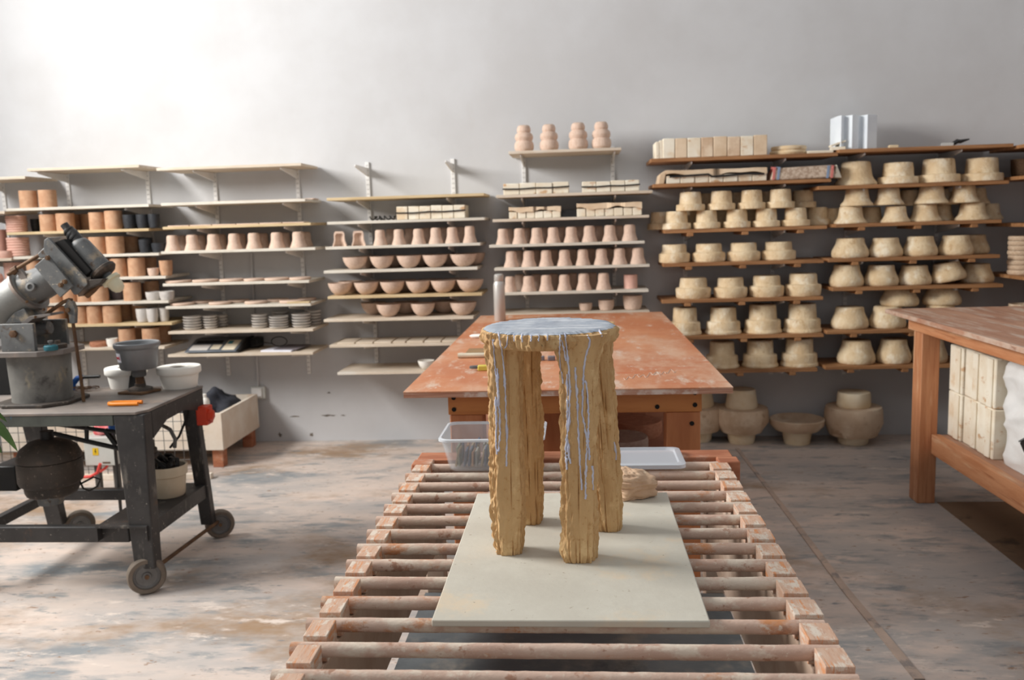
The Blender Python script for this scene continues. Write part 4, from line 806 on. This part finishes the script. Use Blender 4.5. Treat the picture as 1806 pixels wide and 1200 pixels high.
b = thing('plaster_block', 'shorter shaded plaster block right behind the table leg on the shelf', 'block', (2.02, 4.36, .3665)); obj('body', G().box(.25, .42, 0, .17, 0, .25), m_plaster_b, b, bevel=.006); obj('key_ridge', G().box(.24, .249, .03, .1, .01, .24), m_plaster_b, b)
# white sack
g = G(); nu, nv = 160, 70; vs = []; fs = []
x0, x1, ya, yb, z0, h = 1.882, 2.5, 2.9, 4.025, .368, .50
for j in range(nv+1):
    z = j/nv
    for i in range(nu):
        a = 2*math.pi*i/nu; ca, sa = math.cos(a), math.sin(a); s_ = (abs(ca)**16+abs(sa)**16)**(-1/16)
        d = .02*noise.noise(Vector((ca*3, sa*5, z*4)))+.035*(.35-abs(noise.noise(Vector((ca*2+z*2, sa*4+z*4, z*2.5+7)))))+.014*(.3-abs(noise.noise(Vector((ca*4-z*4, sa*8+z*5, z*4)))))
        e = 1-.07*max(0, (z-.85)/.15)**2-.03*max(0, (.08-z)/.08)
        vs.append(((x0+x1)/2+(x1-x0)/2*ca*s_*e+ca*d, (ya+yb)/2+(yb-ya)/2*sa*s_*e+sa*d, z0+h*z+(.01*noise.noise(Vector((ca*4, sa*4, 3))) if z > .9 else 0)))
for j in range(nv):
    for i in range(nu): fs.append((j*nu+i, j*nu+(i+1) % nu, (j+1)*nu+(i+1) % nu, (j+1)*nu+i))
fs += [tuple(range(nu))[::-1], tuple(nv*nu+i for i in range(nu))]
g.add(vs, fs); o = obj('plastic_sack', g, m_bag, None, smooth=60); tag(o, 'crumpled white plastic sack beside the plaster blocks under the right table', 'sack')
p = at(1793, 782, Y=3.40); o = thing('black_case', 'black angular case poking out in front of the white sack', 'case', (1.825, 3.50, .3685))
obj('shell', G().prism([(-.01, .2, .17), (-.01, .02, .02), (-.01, -.3, .0), (-.01, -.3, .24), (-.01, .05, .25)], (.042, 0, 0)), m_black, o, bevel=.004); obj('lip', G().prism([(-.012, .2, .172), (-.012, .05, .252), (-.012, -.3, .242), (-.012, -.3, .25), (-.012, .05, .262), (-.012, .205, .176)], (.044, 0, 0)), m_grime, o)
p = at(1812, 910, Z=0); put('plaster_drum', 'disc', m_plaster_b, p.x+.12, p.y+.1, .004, .14, .09, 'pale round plaster base on the floor beneath the right table shelf', 'mould')
# ------------------------------------------------------------------ machine cart at the left
CZ, CY0, CY1, CX0, CX1 = .78, 3.41, 4.0, -2.72, -1.785
ct = thing('machine_cart', 'black steel machine cart on wheels with a clay-dusted top', 'cart', (-2.25, 3.7, 0))
g = G().prism([(CX0, CY0, CZ-.012), (CX1-.03, CY0, CZ-.012), (CX1, CY0+.05, CZ-.012), (CX1, CY1, CZ-.012), (CX0, CY1, CZ-.012)], (0, 0, .012))
obj('top_plate', loc(g, ct), m_cart_top, ct, bevel=.002)
obj('front_apron', loc(G().box(CX0, CX1-.13, CY0+.002, CY0+.02, CZ-.058, CZ-.0125), ct), m_apron, ct, bevel=.003)
obj('back_apron', loc(G().box(CX0, CX1-.03, CY1-.02, CY1-.002, CZ-.065, CZ-.0125), ct), m_steel, ct, bevel=.003)
pl = [(CX1-.022, CY0+.08, CZ-.013), (CX1-.022, CY1-.002, CZ-.013), (CX1-.022, CY1-.002, CZ-.125), (CX1-.022, CY1-.07, CZ-.105), (CX1-.022, CY1-.2, CZ-.075), (CX1-.022, CY1-.38, CZ-.08), (CX1-.022, CY0+.08, CZ-.13)]
obj('side_apron', loc(G().prism(pl, (.02, 0, 0)), ct), m_steel, ct, bevel=.002)
def legq(xt0, xt1, xb0, xb1, yt, yb, dy, zb, zt): return G().hexa([(xb0, yb, zb), (xb1, yb, zb), (xb1, yb+dy, zb), (xb0, yb+dy, zb)], [(xt0, yt, zt), (xt1, yt, zt), (xt1, yt+dy, zt), (xt0, yt+dy, zt)])
obj('leg', loc(legq(-1.915, -1.783, -1.873, -1.785, CY0+.003, CY0-.01, .07, .11, CZ-.013), ct), m_steel, ct, bevel=.006)
obj('leg', loc(legq(-1.87, -1.80, -1.85, -1.79, CY1-.075, CY1+.0, .05, .09, CZ-.013), ct), m_steel, ct, bevel=.005)
obj('leg', loc(legq(-2.68, -2.58, -2.63, -2.55, CY1-.075, CY1+.0, .05, .09, CZ-.013), ct), m_steel, ct, bevel=.005)
obj('leg', loc(legq(-2.72, -2.59, -2.70, -2.60, CY0+.003, CY0-.01, .07, .11, CZ-.013), ct), m_steel, ct, bevel=.006)
def wheel(x, y, r, wd):
    w_ = obj('wheel', loc(G().lathe([(r*.72, 0), (r*.93, 0), (r, wd*.2), (r, wd*.8), (r*.93, wd), (r*.72, wd), (r*.70, wd*.5)], 36, (x, y, r), ax=(.5, -.866, 0)), ct), m_rubber, ct)
    obj('hub', loc(G().lathe([(0, wd*.15), (r*.715, wd*.15), (r*.715, wd*.86), (r*.62, wd*.9), (r*.55, wd*.80), (r*.25, wd*.82), (r*.22, wd*1.0), (0, wd*1.0)], 30, (x, y, r), ax=(.5, -.866, 0)), ct), m_hub, w_)
    obj('axle_bolt', loc(G().lathe([(r*.12, wd*1.0), (r*.12, wd*1.15), (0, wd*1.15)], 8, (x, y, r), ax=(.5, -.866, 0)), ct), m_rust, w_)
wheel(-1.845, 3.44, .078, .05); wheel(-1.80, 4.10, .07, .045); wheel(-2.52, 4.10, .07, .045); wheel(-2.66, 3.44, .078, .05)
zr = .28
obj('front_rail', loc(G().box(-2.6, -1.9, CY0+.02, CY0+.06, .215, .285), ct), m_steel, ct, bevel=.006)
obj('back_rail', loc(G().box(-2.56, -1.84, CY1-.01, CY1+.03, .22, .275), ct), m_steel, ct, bevel=.005)
obj('side_rail', loc(G().box(-2.6, -2.56, CY0+.06, CY1, .235, .28), ct), m_steel, ct, bevel=.004)
g = G().prism([(-2.02, CY0-.02, .30), (-1.80, CY0-.02, .30), (-1.80, CY0-.02, .235), (-1.806, CY0-.02, .235), (-1.806, CY0-.02, .292), (-2.014, CY0-.02, .292), (-2.014, CY0-.02, .235), (-2.02, CY0-.02, .235)], (0, .62, 0))
obj('channel_shelf', loc(g, ct), m_steel, ct)
obj('tie_rod', loc(G().tube([(-1.80, 3.48, .10), (-1.79, 4.06, .085)], .009, 8), ct), m_rust, ct)
sw = obj('switch_box', loc(G().box(-1.80, -1.745, 3.93, 4.0, .60, .69), ct), m_red, ct, bevel=.006)
obj('switch_knob', loc(G().lathe([(.03, 0), (.03, .014), (.02, .02), (0, .02)], 6, (-1.744, 3.955, .645), ax=(1, 0, 0)), ct), m_red, sw)
def T3(l, Y): return [at(x, y, Y=Y) for x, y in l]
# belt guard bars under the top
for nm, l, r, y in (('guard_bar', [(95, 748), (185, 760), (212, 763)], .010, 3.62), ('guard_bar', [(95, 765), (150, 778), (212, 792)], .011, 3.62), ('guard_strut', [(153, 750), (153, 775)], .009, 3.62), ('guard_strut', [(185, 758), (205, 785)], .012, 3.62)):
    obj(nm, loc(G().tube(T3(l, y), r, 8), ct), m_black, ct)
# motor hanging under the top
p = at(86, 800, Y=3.68); s = 3.68/F; zb = at(86, 880, Y=3.68).z
mo = thing('electric_motor', 'big dark electric motor hanging beneath the machine cart top', 'motor', (p.x, 3.68, zb))
k = 1.0
obj('housing', G().lathe([(0, 8*s), (36*s, 8*s), (44*s, 12*s), (47*s, 18*s), (48*s, 30*s), (55*s, 34*s), (57*s, 40*s), (57*s, 77*s), (54*s, 79*s), (0, 79*s)], 40), m_motor, mo)
obj('end_bell', G().lathe([(57*s, 79*s), (57*s, 84*s), (50*s, 100*s), (34*s, 112*s), (14*s, 117*s), (0, 117*s)], 40), m_motor, mo)
obj('shaft', G().lathe([(12*s, 117*s), (12*s, 132*s), (0, 132*s)], 20), m_black, mo)
obj('end_cap', G().lathe([(0, -2*s), (22*s, -2*s), (23*s, 6*s), (23*s, 16*s), (0, 16*s)], 24, (8*s, -20*s, 0)), m_grime, mo)
obj('terminal_box', G().box(-95*s, -50*s, -30*s, 40*s, 24*s, 72*s), m_black, mo, bevel=.005)
o = obj('black_cable', G().tube(T3([(112, 862), (140, 855), (165, 842), (177, 846), (172, 858), (158, 866), (147, 862), (141, 850), (139, 838)], 3.75), .0045, 8), m_black); tag(o, 'thin black cable looped at the foot of the motor', 'cable')
# ------------------------------------------------------------------ jigger machine on the cart
MY = 3.66
p = at(74, 697, Z=CZ); jz = CZ+.001
jm = thing('jigger_machine', 'grimy grey jiggering machine with a tilted spindle head on the cart', 'machine', (at(75, 690, Y=MY).x, MY, jz)); J = jm.location; s = MY/F
def jp(px, py, dy=0): return at(px, py, Y=MY+dy)-J
def J3(l, dy=0): return [jp(x, y, dy) for x, y in l]
R0 = 54*s
oct_ = [(-60*s, -34*s), (-34*s, -58*s), (34*s, -58*s), (62*s, -30*s), (62*s, 34*s), (34*s, 58*s), (-34*s, 58*s), (-60*s, 34*s)]
obj('base_plate', G().prism([(x*1.12, y*1.12, 0) for x, y in oct_], (0, 0, .014)), m_motor, jm, bevel=.003)
zt = jp(75, 622)[2]
obj('column', G().lathe([(R0*.96, .014), (R0*.95, .03), (R0, zt-.01), (R0, zt), (0, zt)], 44), m_drum, jm)
obj('top_plate', G().prism([(x*1.1, y*1.1, zt+.0005) for x, y in oct_], (0, 0, .022)), m_cart_top, jm, bevel=.002); z2 = zt+.0225
z3 = jp(36, 571, -.11)[2]
a = jp(5, 600, -.11); b = jp(64, 600, -.11)
ck = obj('yoke_cheek', G().box(a.x, b.x, -.125, -.105, z2, z3), m_grime, jm, bevel=.002)
c = jp(26, 589, -.126); obj('pivot_bolt', G().lathe([(.014, 0), (.014, .006), (.017, .0061), (.017, .016), (.008, .018), (0, .018)], 6, c, ax=(0, -1, 0)), m_rust, ck)
a = jp(84, 590, .11); b = jp(120, 590, .11); obj('yoke_cheek', G().box(a.x-.06, b.x, .10, .118, z2, jp(100, 563, .11)[2]), m_grime, jm, bevel=.002)
obj('trunnion', G().tube(J3([(30, 585), (88, 578)], 0), .028, 18), m_grime, jm)
obj('swivel_block', G().prism([jp(x, y, -.07) for x, y in ((8, 571), (24, 552), (42, 544), (52, 560), (40, 571))], (0, .13, 0)), m_grime, jm, bevel=.004)
obj('stop_plate', G().prism([jp(x, y, -.08) for x, y in ((36, 572), (52, 558), (88, 553), (90, 557), (58, 563), (44, 574))], (0, .10, 0)), m_cart_top, jm, bevel=.001)
tc = obj('teal_cap', G().lathe([(.026, 0), (.028, .004), (.028, .018), (.024, .022), (0, .022)], 20, (jp(84, 607, -.12).x, -.1, z2)), m_teal, jm); obj('wing_nut', G().lathe([(.006, .0222), (.006, .03), (.011, .034), (.011, .042), (0, .044)], 8, (jp(84, 607, -.12).x, -.1, z2)), m_hub, tc)
fc = obj('clamp_disc', G().lathe([(.036, 0), (.037, .004), (.037, .018), (.012, .02), (.012, .034), (0, .034)], 20, (jp(101, 600, -.03).x, -.03, z2)), m_motor, jm)
# barrel arm rising to the right
obj('barrel', G().tube(J3([(-70, 600), (-20, 566), (38, 520), (52, 509)]), [38*s, 38*s, 38*s, 37*s], 36), m_castgrey, jm)
d = (jp(52, 509)-jp(-20, 566)).normalized()
obj('barrel_flange', G().tube([jp(50, 512)-d*.006, jp(50, 512)+d*.008], 43*s, 36), m_cart_top, jm)
ne = obj('barrel_neck', G().tube([jp(50, 512)+d*.008, jp(78, 498)+d*.0, jp(95, 488)], [33*s, 30*s, 29*s], 28), m_grime, jm)
for px, py in ((47, 533), (77, 547), (62, 560)): obj('flange_bolt', G().lathe([(.006, 0), (.006, .008), (0, .009)], 6, jp(px, py, -.085), ax=(.6, -.6, .4)), m_rust, jm)
obj('lock_ring', G().lathe([(.019, 0), (.019, .02), (.011, .021), (.011, .012), (0, .012)], 20, jp(57, 507, -.075), ax=(.1, -1, .2)), m_hub, jm)
obj('piston_rod', G().tube(J3([(86, 498), (104, 484)], -.0), 15*s, 20), m_rust, jm)
# link rod at the upper left
lk = obj('link_rod', G().tube(J3([(14, 485), (30, 474), (75, 447)], -.06), .0085, 10), m_rust, jm)
obj('rod_nut', G().tube(J3([(22, 480), (31, 474)], -.06), .017, 8), m_rust, lk)
obj('link_arm', G().prism(J3([(26, 478), (35, 474), (55, 500), (46, 508)], -.065), (0, .02, 0)), m_cart_top, jm, bevel=.002)
obj('rod_end', G().prism(J3([(66, 448), (76, 438), (86, 436), (90, 446), (80, 455), (70, 456)], -.075), (0, .035, 0)), m_grime, jm, bevel=.003)
# tilted head: two side plates, the spindle housing between them
sp_ = obj('head_plate', G().prism(J3([(77, 434), (78, 424), (84, 419), (152, 492), (154, 502), (136, 520), (130, 520), (77, 443)], -.085), (0, .018, 0)), m_grime, jm, bevel=.002)
obj('head_plate', G().prism(J3([(84, 419), (118, 417), (186, 490), (150, 494)], .05), (0, .018, 0)), m_motor, jm, bevel=.002)
obj('head_web', G().prism(J3([(96, 428), (112, 422), (160, 478), (146, 490)], -.067), (0, .117, 0)), m_dark, jm)
obj('cover_plate', G().prism(J3([(60, 470), (84, 450), (128, 505), (106, 525)], -.112), (0, .012, 0)), m_grime, jm, bevel=.002)
for px, py in ((85, 455), (115, 497), (108, 503)): obj('bolt', G().lathe([(.011, 0), (.011, .008), (.007, .0085), (.007, .014), (0, .014)], 6, jp(px, py, -.113), ax=(0, -1, 0)), m_rust, jm)
obj('tail_bracket', G().prism(J3([(130, 506), (150, 494), (182, 492), (176, 500), (150, 512), (138, 524)], -.08), (0, .1, 0)), m_motor, jm, bevel=.002)
obj('lug', G().tube(J3([(152, 521), (166, 511), (176, 502)], -.03), [.016, .012, .008], 8), m_rust, jm)
obj('spindle_housing', G().tube(J3([(133, 430), (138, 434), (141, 437), (176, 474), (181, 478)]), [14*s, 20*s, 21*s, 21*s, 20*s], 30), m_grime, jm)
ax = (jp(181, 478)-jp(141, 437)).normalized()
sc_ = obj('spindle_collar', G().lathe([(23*s, 0), (25*s, .004), (25*s, .016), (21*s, .026), (15*s, .03), (0, .03)], 30, jp(179, 476), ax=ax), m_motor, jm)
obj('spindle_tail', G().tube(J3([(113, 396), (119, 404), (120, 405), (127, 412), (128, 413), (140, 428)]), [7*s, 7*s, 9.5*s, 10*s, 10.5*s, 11*s], 20), m_steel, jm)
for k in range(3):
    q = jp(122+5*k, 408+6*k); obj('tail_ring', G().tube([q-ax*.003, q+ax*.003], (10.6+k*.6)*s, 20), m_black, jm)
sh_ = obj('spindle_shaft', G().tube([jp(183, 480), jp(194, 493)], 9*s, 18), m_grime, jm)
q = jp(193, 491); obj('nylon_tip', G().lathe([(8*s, 0), (17*s, .002), (18*s, 7*s), (13*s, 9*s), (12.5*s, 20*s), (10*s, 27*s), (5*s, 31*s), (0, 32*s)], 28, q, ax=ax), m_nylon, jm)
# lever and rod on the right of the yoke
obj('lever', G().tube(J3([(78, 558), (88, 550), (112, 533), (122, 529), (127, 530)], -.02), .0085, 10), m_rust, jm)
lb = obj('lever_bracket', G().prism(J3([(112, 541), (120, 528), (128, 533), (133, 546), (132, 571), (122, 571), (121, 556)], -.03), (0, .022, 0)), m_grime, jm, bevel=.002)
obj('bolt', G().lathe([(.011, 0), (.011, .008), (0, .01)], 6, jp(120, 547, -.031), ax=(0, -1, 0)), m_rust, lb)
obj('connecting_rod', G().tube([jp(129, 571, -.02), jp(136, 620, -.02), jp(143, 670, -.02), Vector((jp(146, 690, -.02).x, -.02, 0.001))], .0075, 10), m_rust, jm)
g = G()
for k in range(7): g.tube([(.03*math.cos(q*.9+k*2)+.012*k-.03, .025*math.sin(q*1.1+k), .006+.012*abs(math.sin(q*.8+k))) for q in range(9)], .002, 5)
pp = at(150, 690, Z=CZ); o = obj('rusty_wire', g, m_rust, None, (pp.x-.01, pp.y, CZ+.002)); tag(o, 'tangle of rusty wire at the foot of the connecting rod', 'wire')
# dark cabinet at the photo edge
p = at(22, 712, Z=CZ); o = obj('control_box', G().box(-.35, 0, 0, .28, 0, .21), m_black, None, (p.x-.015, MY-.15, CZ+.001), bevel=.004)
o.location.x = J.x-.125; o.location.y = MY+.17; o.scale.y = .55; tag(o, 'black control cabinet on the cart at the left photo edge', 'cabinet')
# grey pot on a spindle, plaster moulds and orange clip on the cart
p = at(237, 697, Z=CZ); hx = thing('spindle_pot', 'grey cast pot with a white sticker on a rusty flanged spindle', 'pot', (p.x, p.y+.06, CZ+.0005), rz=.0); s = (p.y+.06)/F
obj('flange_plate', G().prism([(-.085, -.05, 0), (.04, -.075, 0), (.085, .03, 0), (-.03, .075, 0)], (0, 0, .012)), m_rust, hx, bevel=.003)
obj('bearing', G().lathe([(.055, .012), (.052, .022), (.035, .028), (.024, .03), (.024, .042), (0, .042)], 28), m_motor, hx)
obj('shaft', G().lathe([(.019, .042), (.019, .075), (0, .075)], 20), m_rust, hx)
obj('nut', G().lathe([(.028, .0751), (.031, .08), (.031, .112), (0, .112)], 24), m_grime, hx)
zc = .112
cup = obj('cup', G().lathe([(0, zc), (.074, zc), (.08, zc+.006), (.092, zc+.094), (.099, zc+.1), (.101, zc+.108), (.101, zc+.118), (.096, zc+.122), (.088, zc+.118), (.076, zc+.02), (0, zc+.016)], 48), m_pot, hx)
vs = []; fs = []
for j in range(2):
    for i in range(7):
        a = math.radians(-142+26*i/6); z = zc+.038+.042*j; r = .0806+.012*((z-zc-.006)/.088)+.0008; vs.append((r*math.cos(a), r*math.sin(a), z))
for i in range(6): fs.append((i, i+1, 8+i, 7+i))
sk = obj('sticker', G().add(vs, fs), m_paper, cup)
def onst(u, v): a = math.radians(-142+26*u); z = zc+.038+.042*v; r = .0806+.012*((z-zc-.006)/.088)+.0016; return (r*math.cos(a), r*math.sin(a), z)
g = G()
for q in range(4): g.tube([onst(.16+.14*q+.06*math.cos(k), .48+.12*math.sin(k)) for k in (0, 1, 2, 3, 4, 5, 6.3)], .0011, 5)
g.tube([onst(.80, .72), onst(.81, .5), onst(.80, .3)], .0013, 5); obj('handwriting', g, m_red_ink, cup)
def ring_mould(px, py, rpx, hpx, label):
    p = at(px, py, Z=CZ); s = (p.y+.08)/F; r = rpx*s; h = hpx*s
    o = thing('plaster_ring', label, 'mould', (p.x, p.y+r*.7, CZ+.0005))
    obj('body', G().lathe([(r*.76, 0), (r*.78, .004), (r*.88, h*.66), (r*.88, h*.67), (r*.97, h*.68), (r, h*.72), (r, h*.95), (r*.97, h), (r*.40, h), (r*.36, h*.96), (r*.36, h*.3), (0, h*.3)], 56), m_pw, o)
    obj('bore_stain_shade', G().lathe([(r*.358, h*.31), (r*.358, h*.93), (r*.34, h*.93), (r*.34, h*.33), (0, h*.33)], 40), m_rust, o)  # added brown sleeve; clay stain and the bore's shade in its colour
    return o
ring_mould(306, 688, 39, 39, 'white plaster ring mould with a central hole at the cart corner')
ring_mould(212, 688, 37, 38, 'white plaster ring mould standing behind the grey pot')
o = obj('black_funnel', G().lathe([(.04, 0), (.038, .02), (.026, .1), (.024, .13), (0, .13)], 24), m_black, None, (at(264, 678, Z=CZ).x, CY1-.06, CZ+.0005)); tag(o, 'dark tapered weight between the grey pot and the ring mould', 'weight')
bh = at(150, 672, Y=CY1-.05); o = thing('blue_lever', 'lever with a curved blue grip at the back of the cart', 'lever', (at(155, 680, Z=CZ).x, CY1-.06, CZ))
obj('grip', G().tube([(-.01, 0, .0), (-.005, 0, .03), (.02, 0, .055), (.045, 0, .06)], [.013, .014, .013, .012], 12), m_blue, o); obj('rod', G().tube([(.045, 0, .06), (.13, 0, .062)], .008, 10), m_black, o)
p = at(190, 717, Z=CZ); q = at(249, 714, Z=CZ); Lx = q.x-p.x
g = G().tube([(Lx, .022, .009), (.02, .02, .009), (.004, .012, .009), (0, .0, .009), (.006, -.012, .009), (.025, -.018, .009), (Lx, -.016, .009)], .0085, 10)
o = obj('orange_clip', g, m_orange, None, (p.x, p.y+.015, CZ+.0)); tag(o, 'folded orange plastic clip at the front edge of the cart', 'clip')
# bucket of cables on the channel shelf
p = at(303, 850, Z=.30); s = p.y/F
bu = thing('plaster_bucket', 'stained white bucket full of tangled black cables inside the cart', 'bucket', (-1.905, 3.82, .3005))
obj('pail', G().lathe([(0, 0), (.068, 0), (.072, .006), (.081, .095), (.088, .1), (.09, .14), (.087, .145), (.08, .14), (.074, .05), (0, .05)], 40), m_bucket, bu)
g = G()
for k in range(10): g.tube([(.055*math.cos(q*.8+k*1.3), .055*math.sin(q*.7+k), .135+.03*math.sin(q*1.1+k*.9)+.01*(k % 3)) for q in range(9)], .006, 6)
tcb = obj('cable_tangle', g, m_black, bu); tcb['kind'] = 'stuff'
o = thing('grey_pump', 'round dark pump body resting in the cable bucket behind the front leg', 'pump', (-1.965, 3.74, .49)); obj('body', G().lathe([(.04, 0), (.055, .01), (.055, .05), (.045, .055), (.045, .085), (.04, .09), (0, .09)], 28), m_motor, o); obj('collar', G().lathe([(.06, .02), (.06, .032), (.0, .032)], 28), m_steel, o)
o = obj('black_cable', G().tube(T3([(300, 790), (306, 782), (316, 770), (326, 745), (332, 715), (336, 705)], 3.93), .006, 8), m_black); tag(o, 'black cable rising from the bucket to the red switch', 'cable')
o = obj('black_hose', G().tube(T3([(270, 752), (285, 750), (300, 758), (309, 775), (308, 790)], 3.85), .009, 10), m_grime); tag(o, 'curved grey hose arching over the cable bucket', 'hose')
# ------------------------------------------------------------------ behind the cart: crate, mesh, switch cabinet, hose
cx1 = -2.27
cr = thing('wooden_crate', 'long pale wooden crate on short feet against the wall', 'crate', (-3.0, 5.65, 0))
def cb(nm, *a, mt=m_crate): return obj(nm, loc(G().box(*a), cr), mt, cr, bevel=.003)
cb('front_panel', -3.75, cx1, 5.32, 5.345, .12, .36); cb('back_panel', -3.75, cx1, 5.94, 5.965, .12, .36); cb('end_panel', cx1-.025, cx1, 5.346, 5.939, .12, .36); cb('end_panel', -3.75, -3.725, 5.346, 5.939, .12, .36); cb('bottom_panel', -3.72, cx1-.026, 5.346, 5.939, .12, .14)
for x in (cx1-.09, -3.7):
    for y in (5.35, 5.86): cb('foot', x, x+.07, y, y+.07, 0, .119, mt=m_rend)
def lump(name, c, r, sc, mat, label, cat, sd):
    vs = []; fs = []; nu, nv = 30, 18
    for j in range(nv+1):
        ph = math.pi*j/nv
        for i in range(nu):
            a = 2*math.pi*i/nu; d_ = Vector((math.sin(ph)*math.cos(a), math.sin(ph)*math.sin(a), math.cos(ph))); q = r*(1+.35*noise.noise(d_*1.6+Vector((sd, 0, 0)))+.12*noise.noise(d_*4+Vector((sd, 3, 0)))); vs.append((d_.x*q*sc[0], d_.y*q*sc[1], d_.z*q*sc[2]))
    for j in range(nv):
        for i in range(nu): fs.append((j*nu+i, j*nu+(i+1) % nu, (j+1)*nu+(i+1) % nu, (j+1)*nu+i))
    return tag(obj(name, G().add(vs, fs), mat, None, c, smooth=60), label, cat)
lump('dark_sack', (-2.45, 5.66, .30), .14, (1, 1.3, .95), m_cloth_d, 'crumpled dark sack piled at the right end of the crate', 'sack', 1)
lump('dark_sack', (-2.85, 5.66, .27), .16, (1.3, 1.2, .8), m_cloth_d, 'flatter dark sack lying in the middle of the crate', 'sack', 6)
o = thing('white_bottle', 'white plastic bottle standing in the crate beside the dark sack', 'bottle', (at(362, 700, Y=5.42).x, 5.40, .141)); obj('body', G().lathe([(.03, 0), (.033, .01), (.033, .28), (.028, .3), (.016, .31), (0, .31)], 24), m_pw, o); obj('cap', G().lathe([(.016, .3105), (.016, .33), (0, .332)], 16), m_pw, o)
ms = thing('wire_mesh_panel', 'white-footed dark wire mesh panel standing in front of the crate', 'mesh panel', (-2.98, 5.1, 0))
g = G(); xs = [-.75+.062*k for k in range(24)]
obj('foot_rail', G().box(-.78, .72, -.02, .02, 0, .035), m_crate, ms, bevel=.003)
for x in xs: obj('wire', G().tube([(x, 0, .034), (x+random.uniform(-.004, .004), .004, .2), (x+random.uniform(-.01, .01), 0, .42)], .0022, 5), m_wire, ms)
for k in range(7): obj('wire', G().tube([(-.76, .004, .06+.06*k), (0, .004, .062+.06*k), (.69, .004, .06+.06*k)], .0022, 5), m_wire, ms)
a = at(151, 822, Y=4.75); b = at(201, 778, Y=4.75)
eb = thing('switch_cabinet', 'grey enamel switch cabinet with a yellow warning sticker behind the cart', 'cabinet', (a.x, 4.75, 0))
obj('case', G().box(0, b.x-a.x, 0, .16, a.z, b.z+.02), m_box, eb, bevel=.004)
obj('stand_leg', G().box(.02, .05, .05, .08, 0, a.z-.0005), m_wire, eb); obj('stand_leg', G().box(b.x-a.x-.05, b.x-a.x-.02, .05, .08, 0, a.z-.0005), m_wire, eb)
st_ = obj('warning_sticker', G().box(.05, .085, -.0015, -.0002, a.z+.062, a.z+.105), m_yellow, eb)
obj('bolt_symbol', G().prism([(.069, -.0018, a.z+.1), (.062, -.0018, a.z+.082), (.068, -.0018, a.z+.083), (.066, -.0018, a.z+.068), (.074, -.0018, a.z+.086), (.068, -.0018, a.z+.086), (.072, -.0018, a.z+.1)], (0, -.0005, 0)), m_dark, st_)
obj('name_plate', G().box(.105, .15, -.002, -.0002, a.z+.014, a.z+.022), m_rust, eb)
o = obj('red_hose', G().tube(T3([(143, 842), (160, 841), (172, 834), (177, 818)], 4.72), .009, 10), m_redhose); o.data.name = 'red_hose'; tag(o, 'red hose curving from the floor up to the switch cabinet', 'hose')
o = obj('red_hose', G().tube(T3([(177, 832), (186, 826), (194, 815)], 4.78), .008, 10), m_redhose); tag(o, 'short red hose beside the longer one under the switch cabinet', 'hose')
a = at(176, 762, Y=5.2); lump('printed_bag', (a.x, 5.22, a.z), .07, (1.1, .6, .7), m_redbag, 'red and white printed bag on top of the switch cabinet', 'bag', 3).location = (eb.location.x+.09, 4.83, at(150, 778, Y=4.75).z+.062)
o = thing('blue_valve', 'blue valve handle below the cart top beside the front leg', 'valve', at(200, 757, Y=4.05)); obj('knob', G().lathe([(.02, -.02), (.024, -.01), (.022, .02), (0, .024)], 16), m_blue, o); obj('stem', G().tube([(0, 0, -.02), (0, 0, -o.location.z)], .008, 8), m_wire, o)
# plant leaves entering at the left edge
pl_ = thing('potted_plant', 'green leaves of a plant entering at the left photo edge', 'plant', (-2.05, 2.35, 0))
obj('pot', G().lathe([(.1, 0), (.13, .24), (.14, .25), (.13, .25), (.115, .2), (0, .2)], 32), m_terra, pl_)
def leafm(base, tip, wd, sag):
    n = 14; vs = []; fs = []; base, tip = Vector(base), Vector(tip); d_ = tip-base; sd = d_.cross(Vector((0, 1, .3))).normalized()
    for i in range(n+1):
        u = i/n; c_ = base+d_*u+Vector((0, 0, sag*4*u*(1-u))); wv = wd*math.sin(math.pi*(.06+.94*u))**.8
        vs += [c_-sd*wv, c_+Vector((0, .25*wv, 0)), c_+sd*wv]
    for i in range(n):
        for k in (0, 1): fs.append((i*3+k, i*3+k+1, i*3+k+4, i*3+k+3))
    vs2 = [(v[0], v[1]+.0015, v[2]) for v in vs]; m_ = len(vs)
    fs += [tuple(m_+q for q in f[::-1]) for f in fs]
    return loc(G().add(vs+vs2, fs), pl_)
def lp(x, y): return at(x, y, Y=2.35)
obj('stem', loc(G().tube([(-2.05, 2.35, .2), (-2.0, 2.35, .6), lp(-90, 720), lp(-40, 742)], .007, 8), pl_), m_leaf, pl_)
obj('leaf', leafm(lp(-35, 742), lp(31, 797), .020, .028), m_leaf, pl_); obj('leaf', leafm(lp(-30, 735), lp(12, 745), .012, .02), m_leaf, pl_); obj('leaf', leafm(lp(-25, 770), lp(3, 800), .014, .01), m_leaf, pl_); obj('leaf', leafm(lp(-40, 760), lp(-90, 700), .02, .03), m_leaf, pl_)
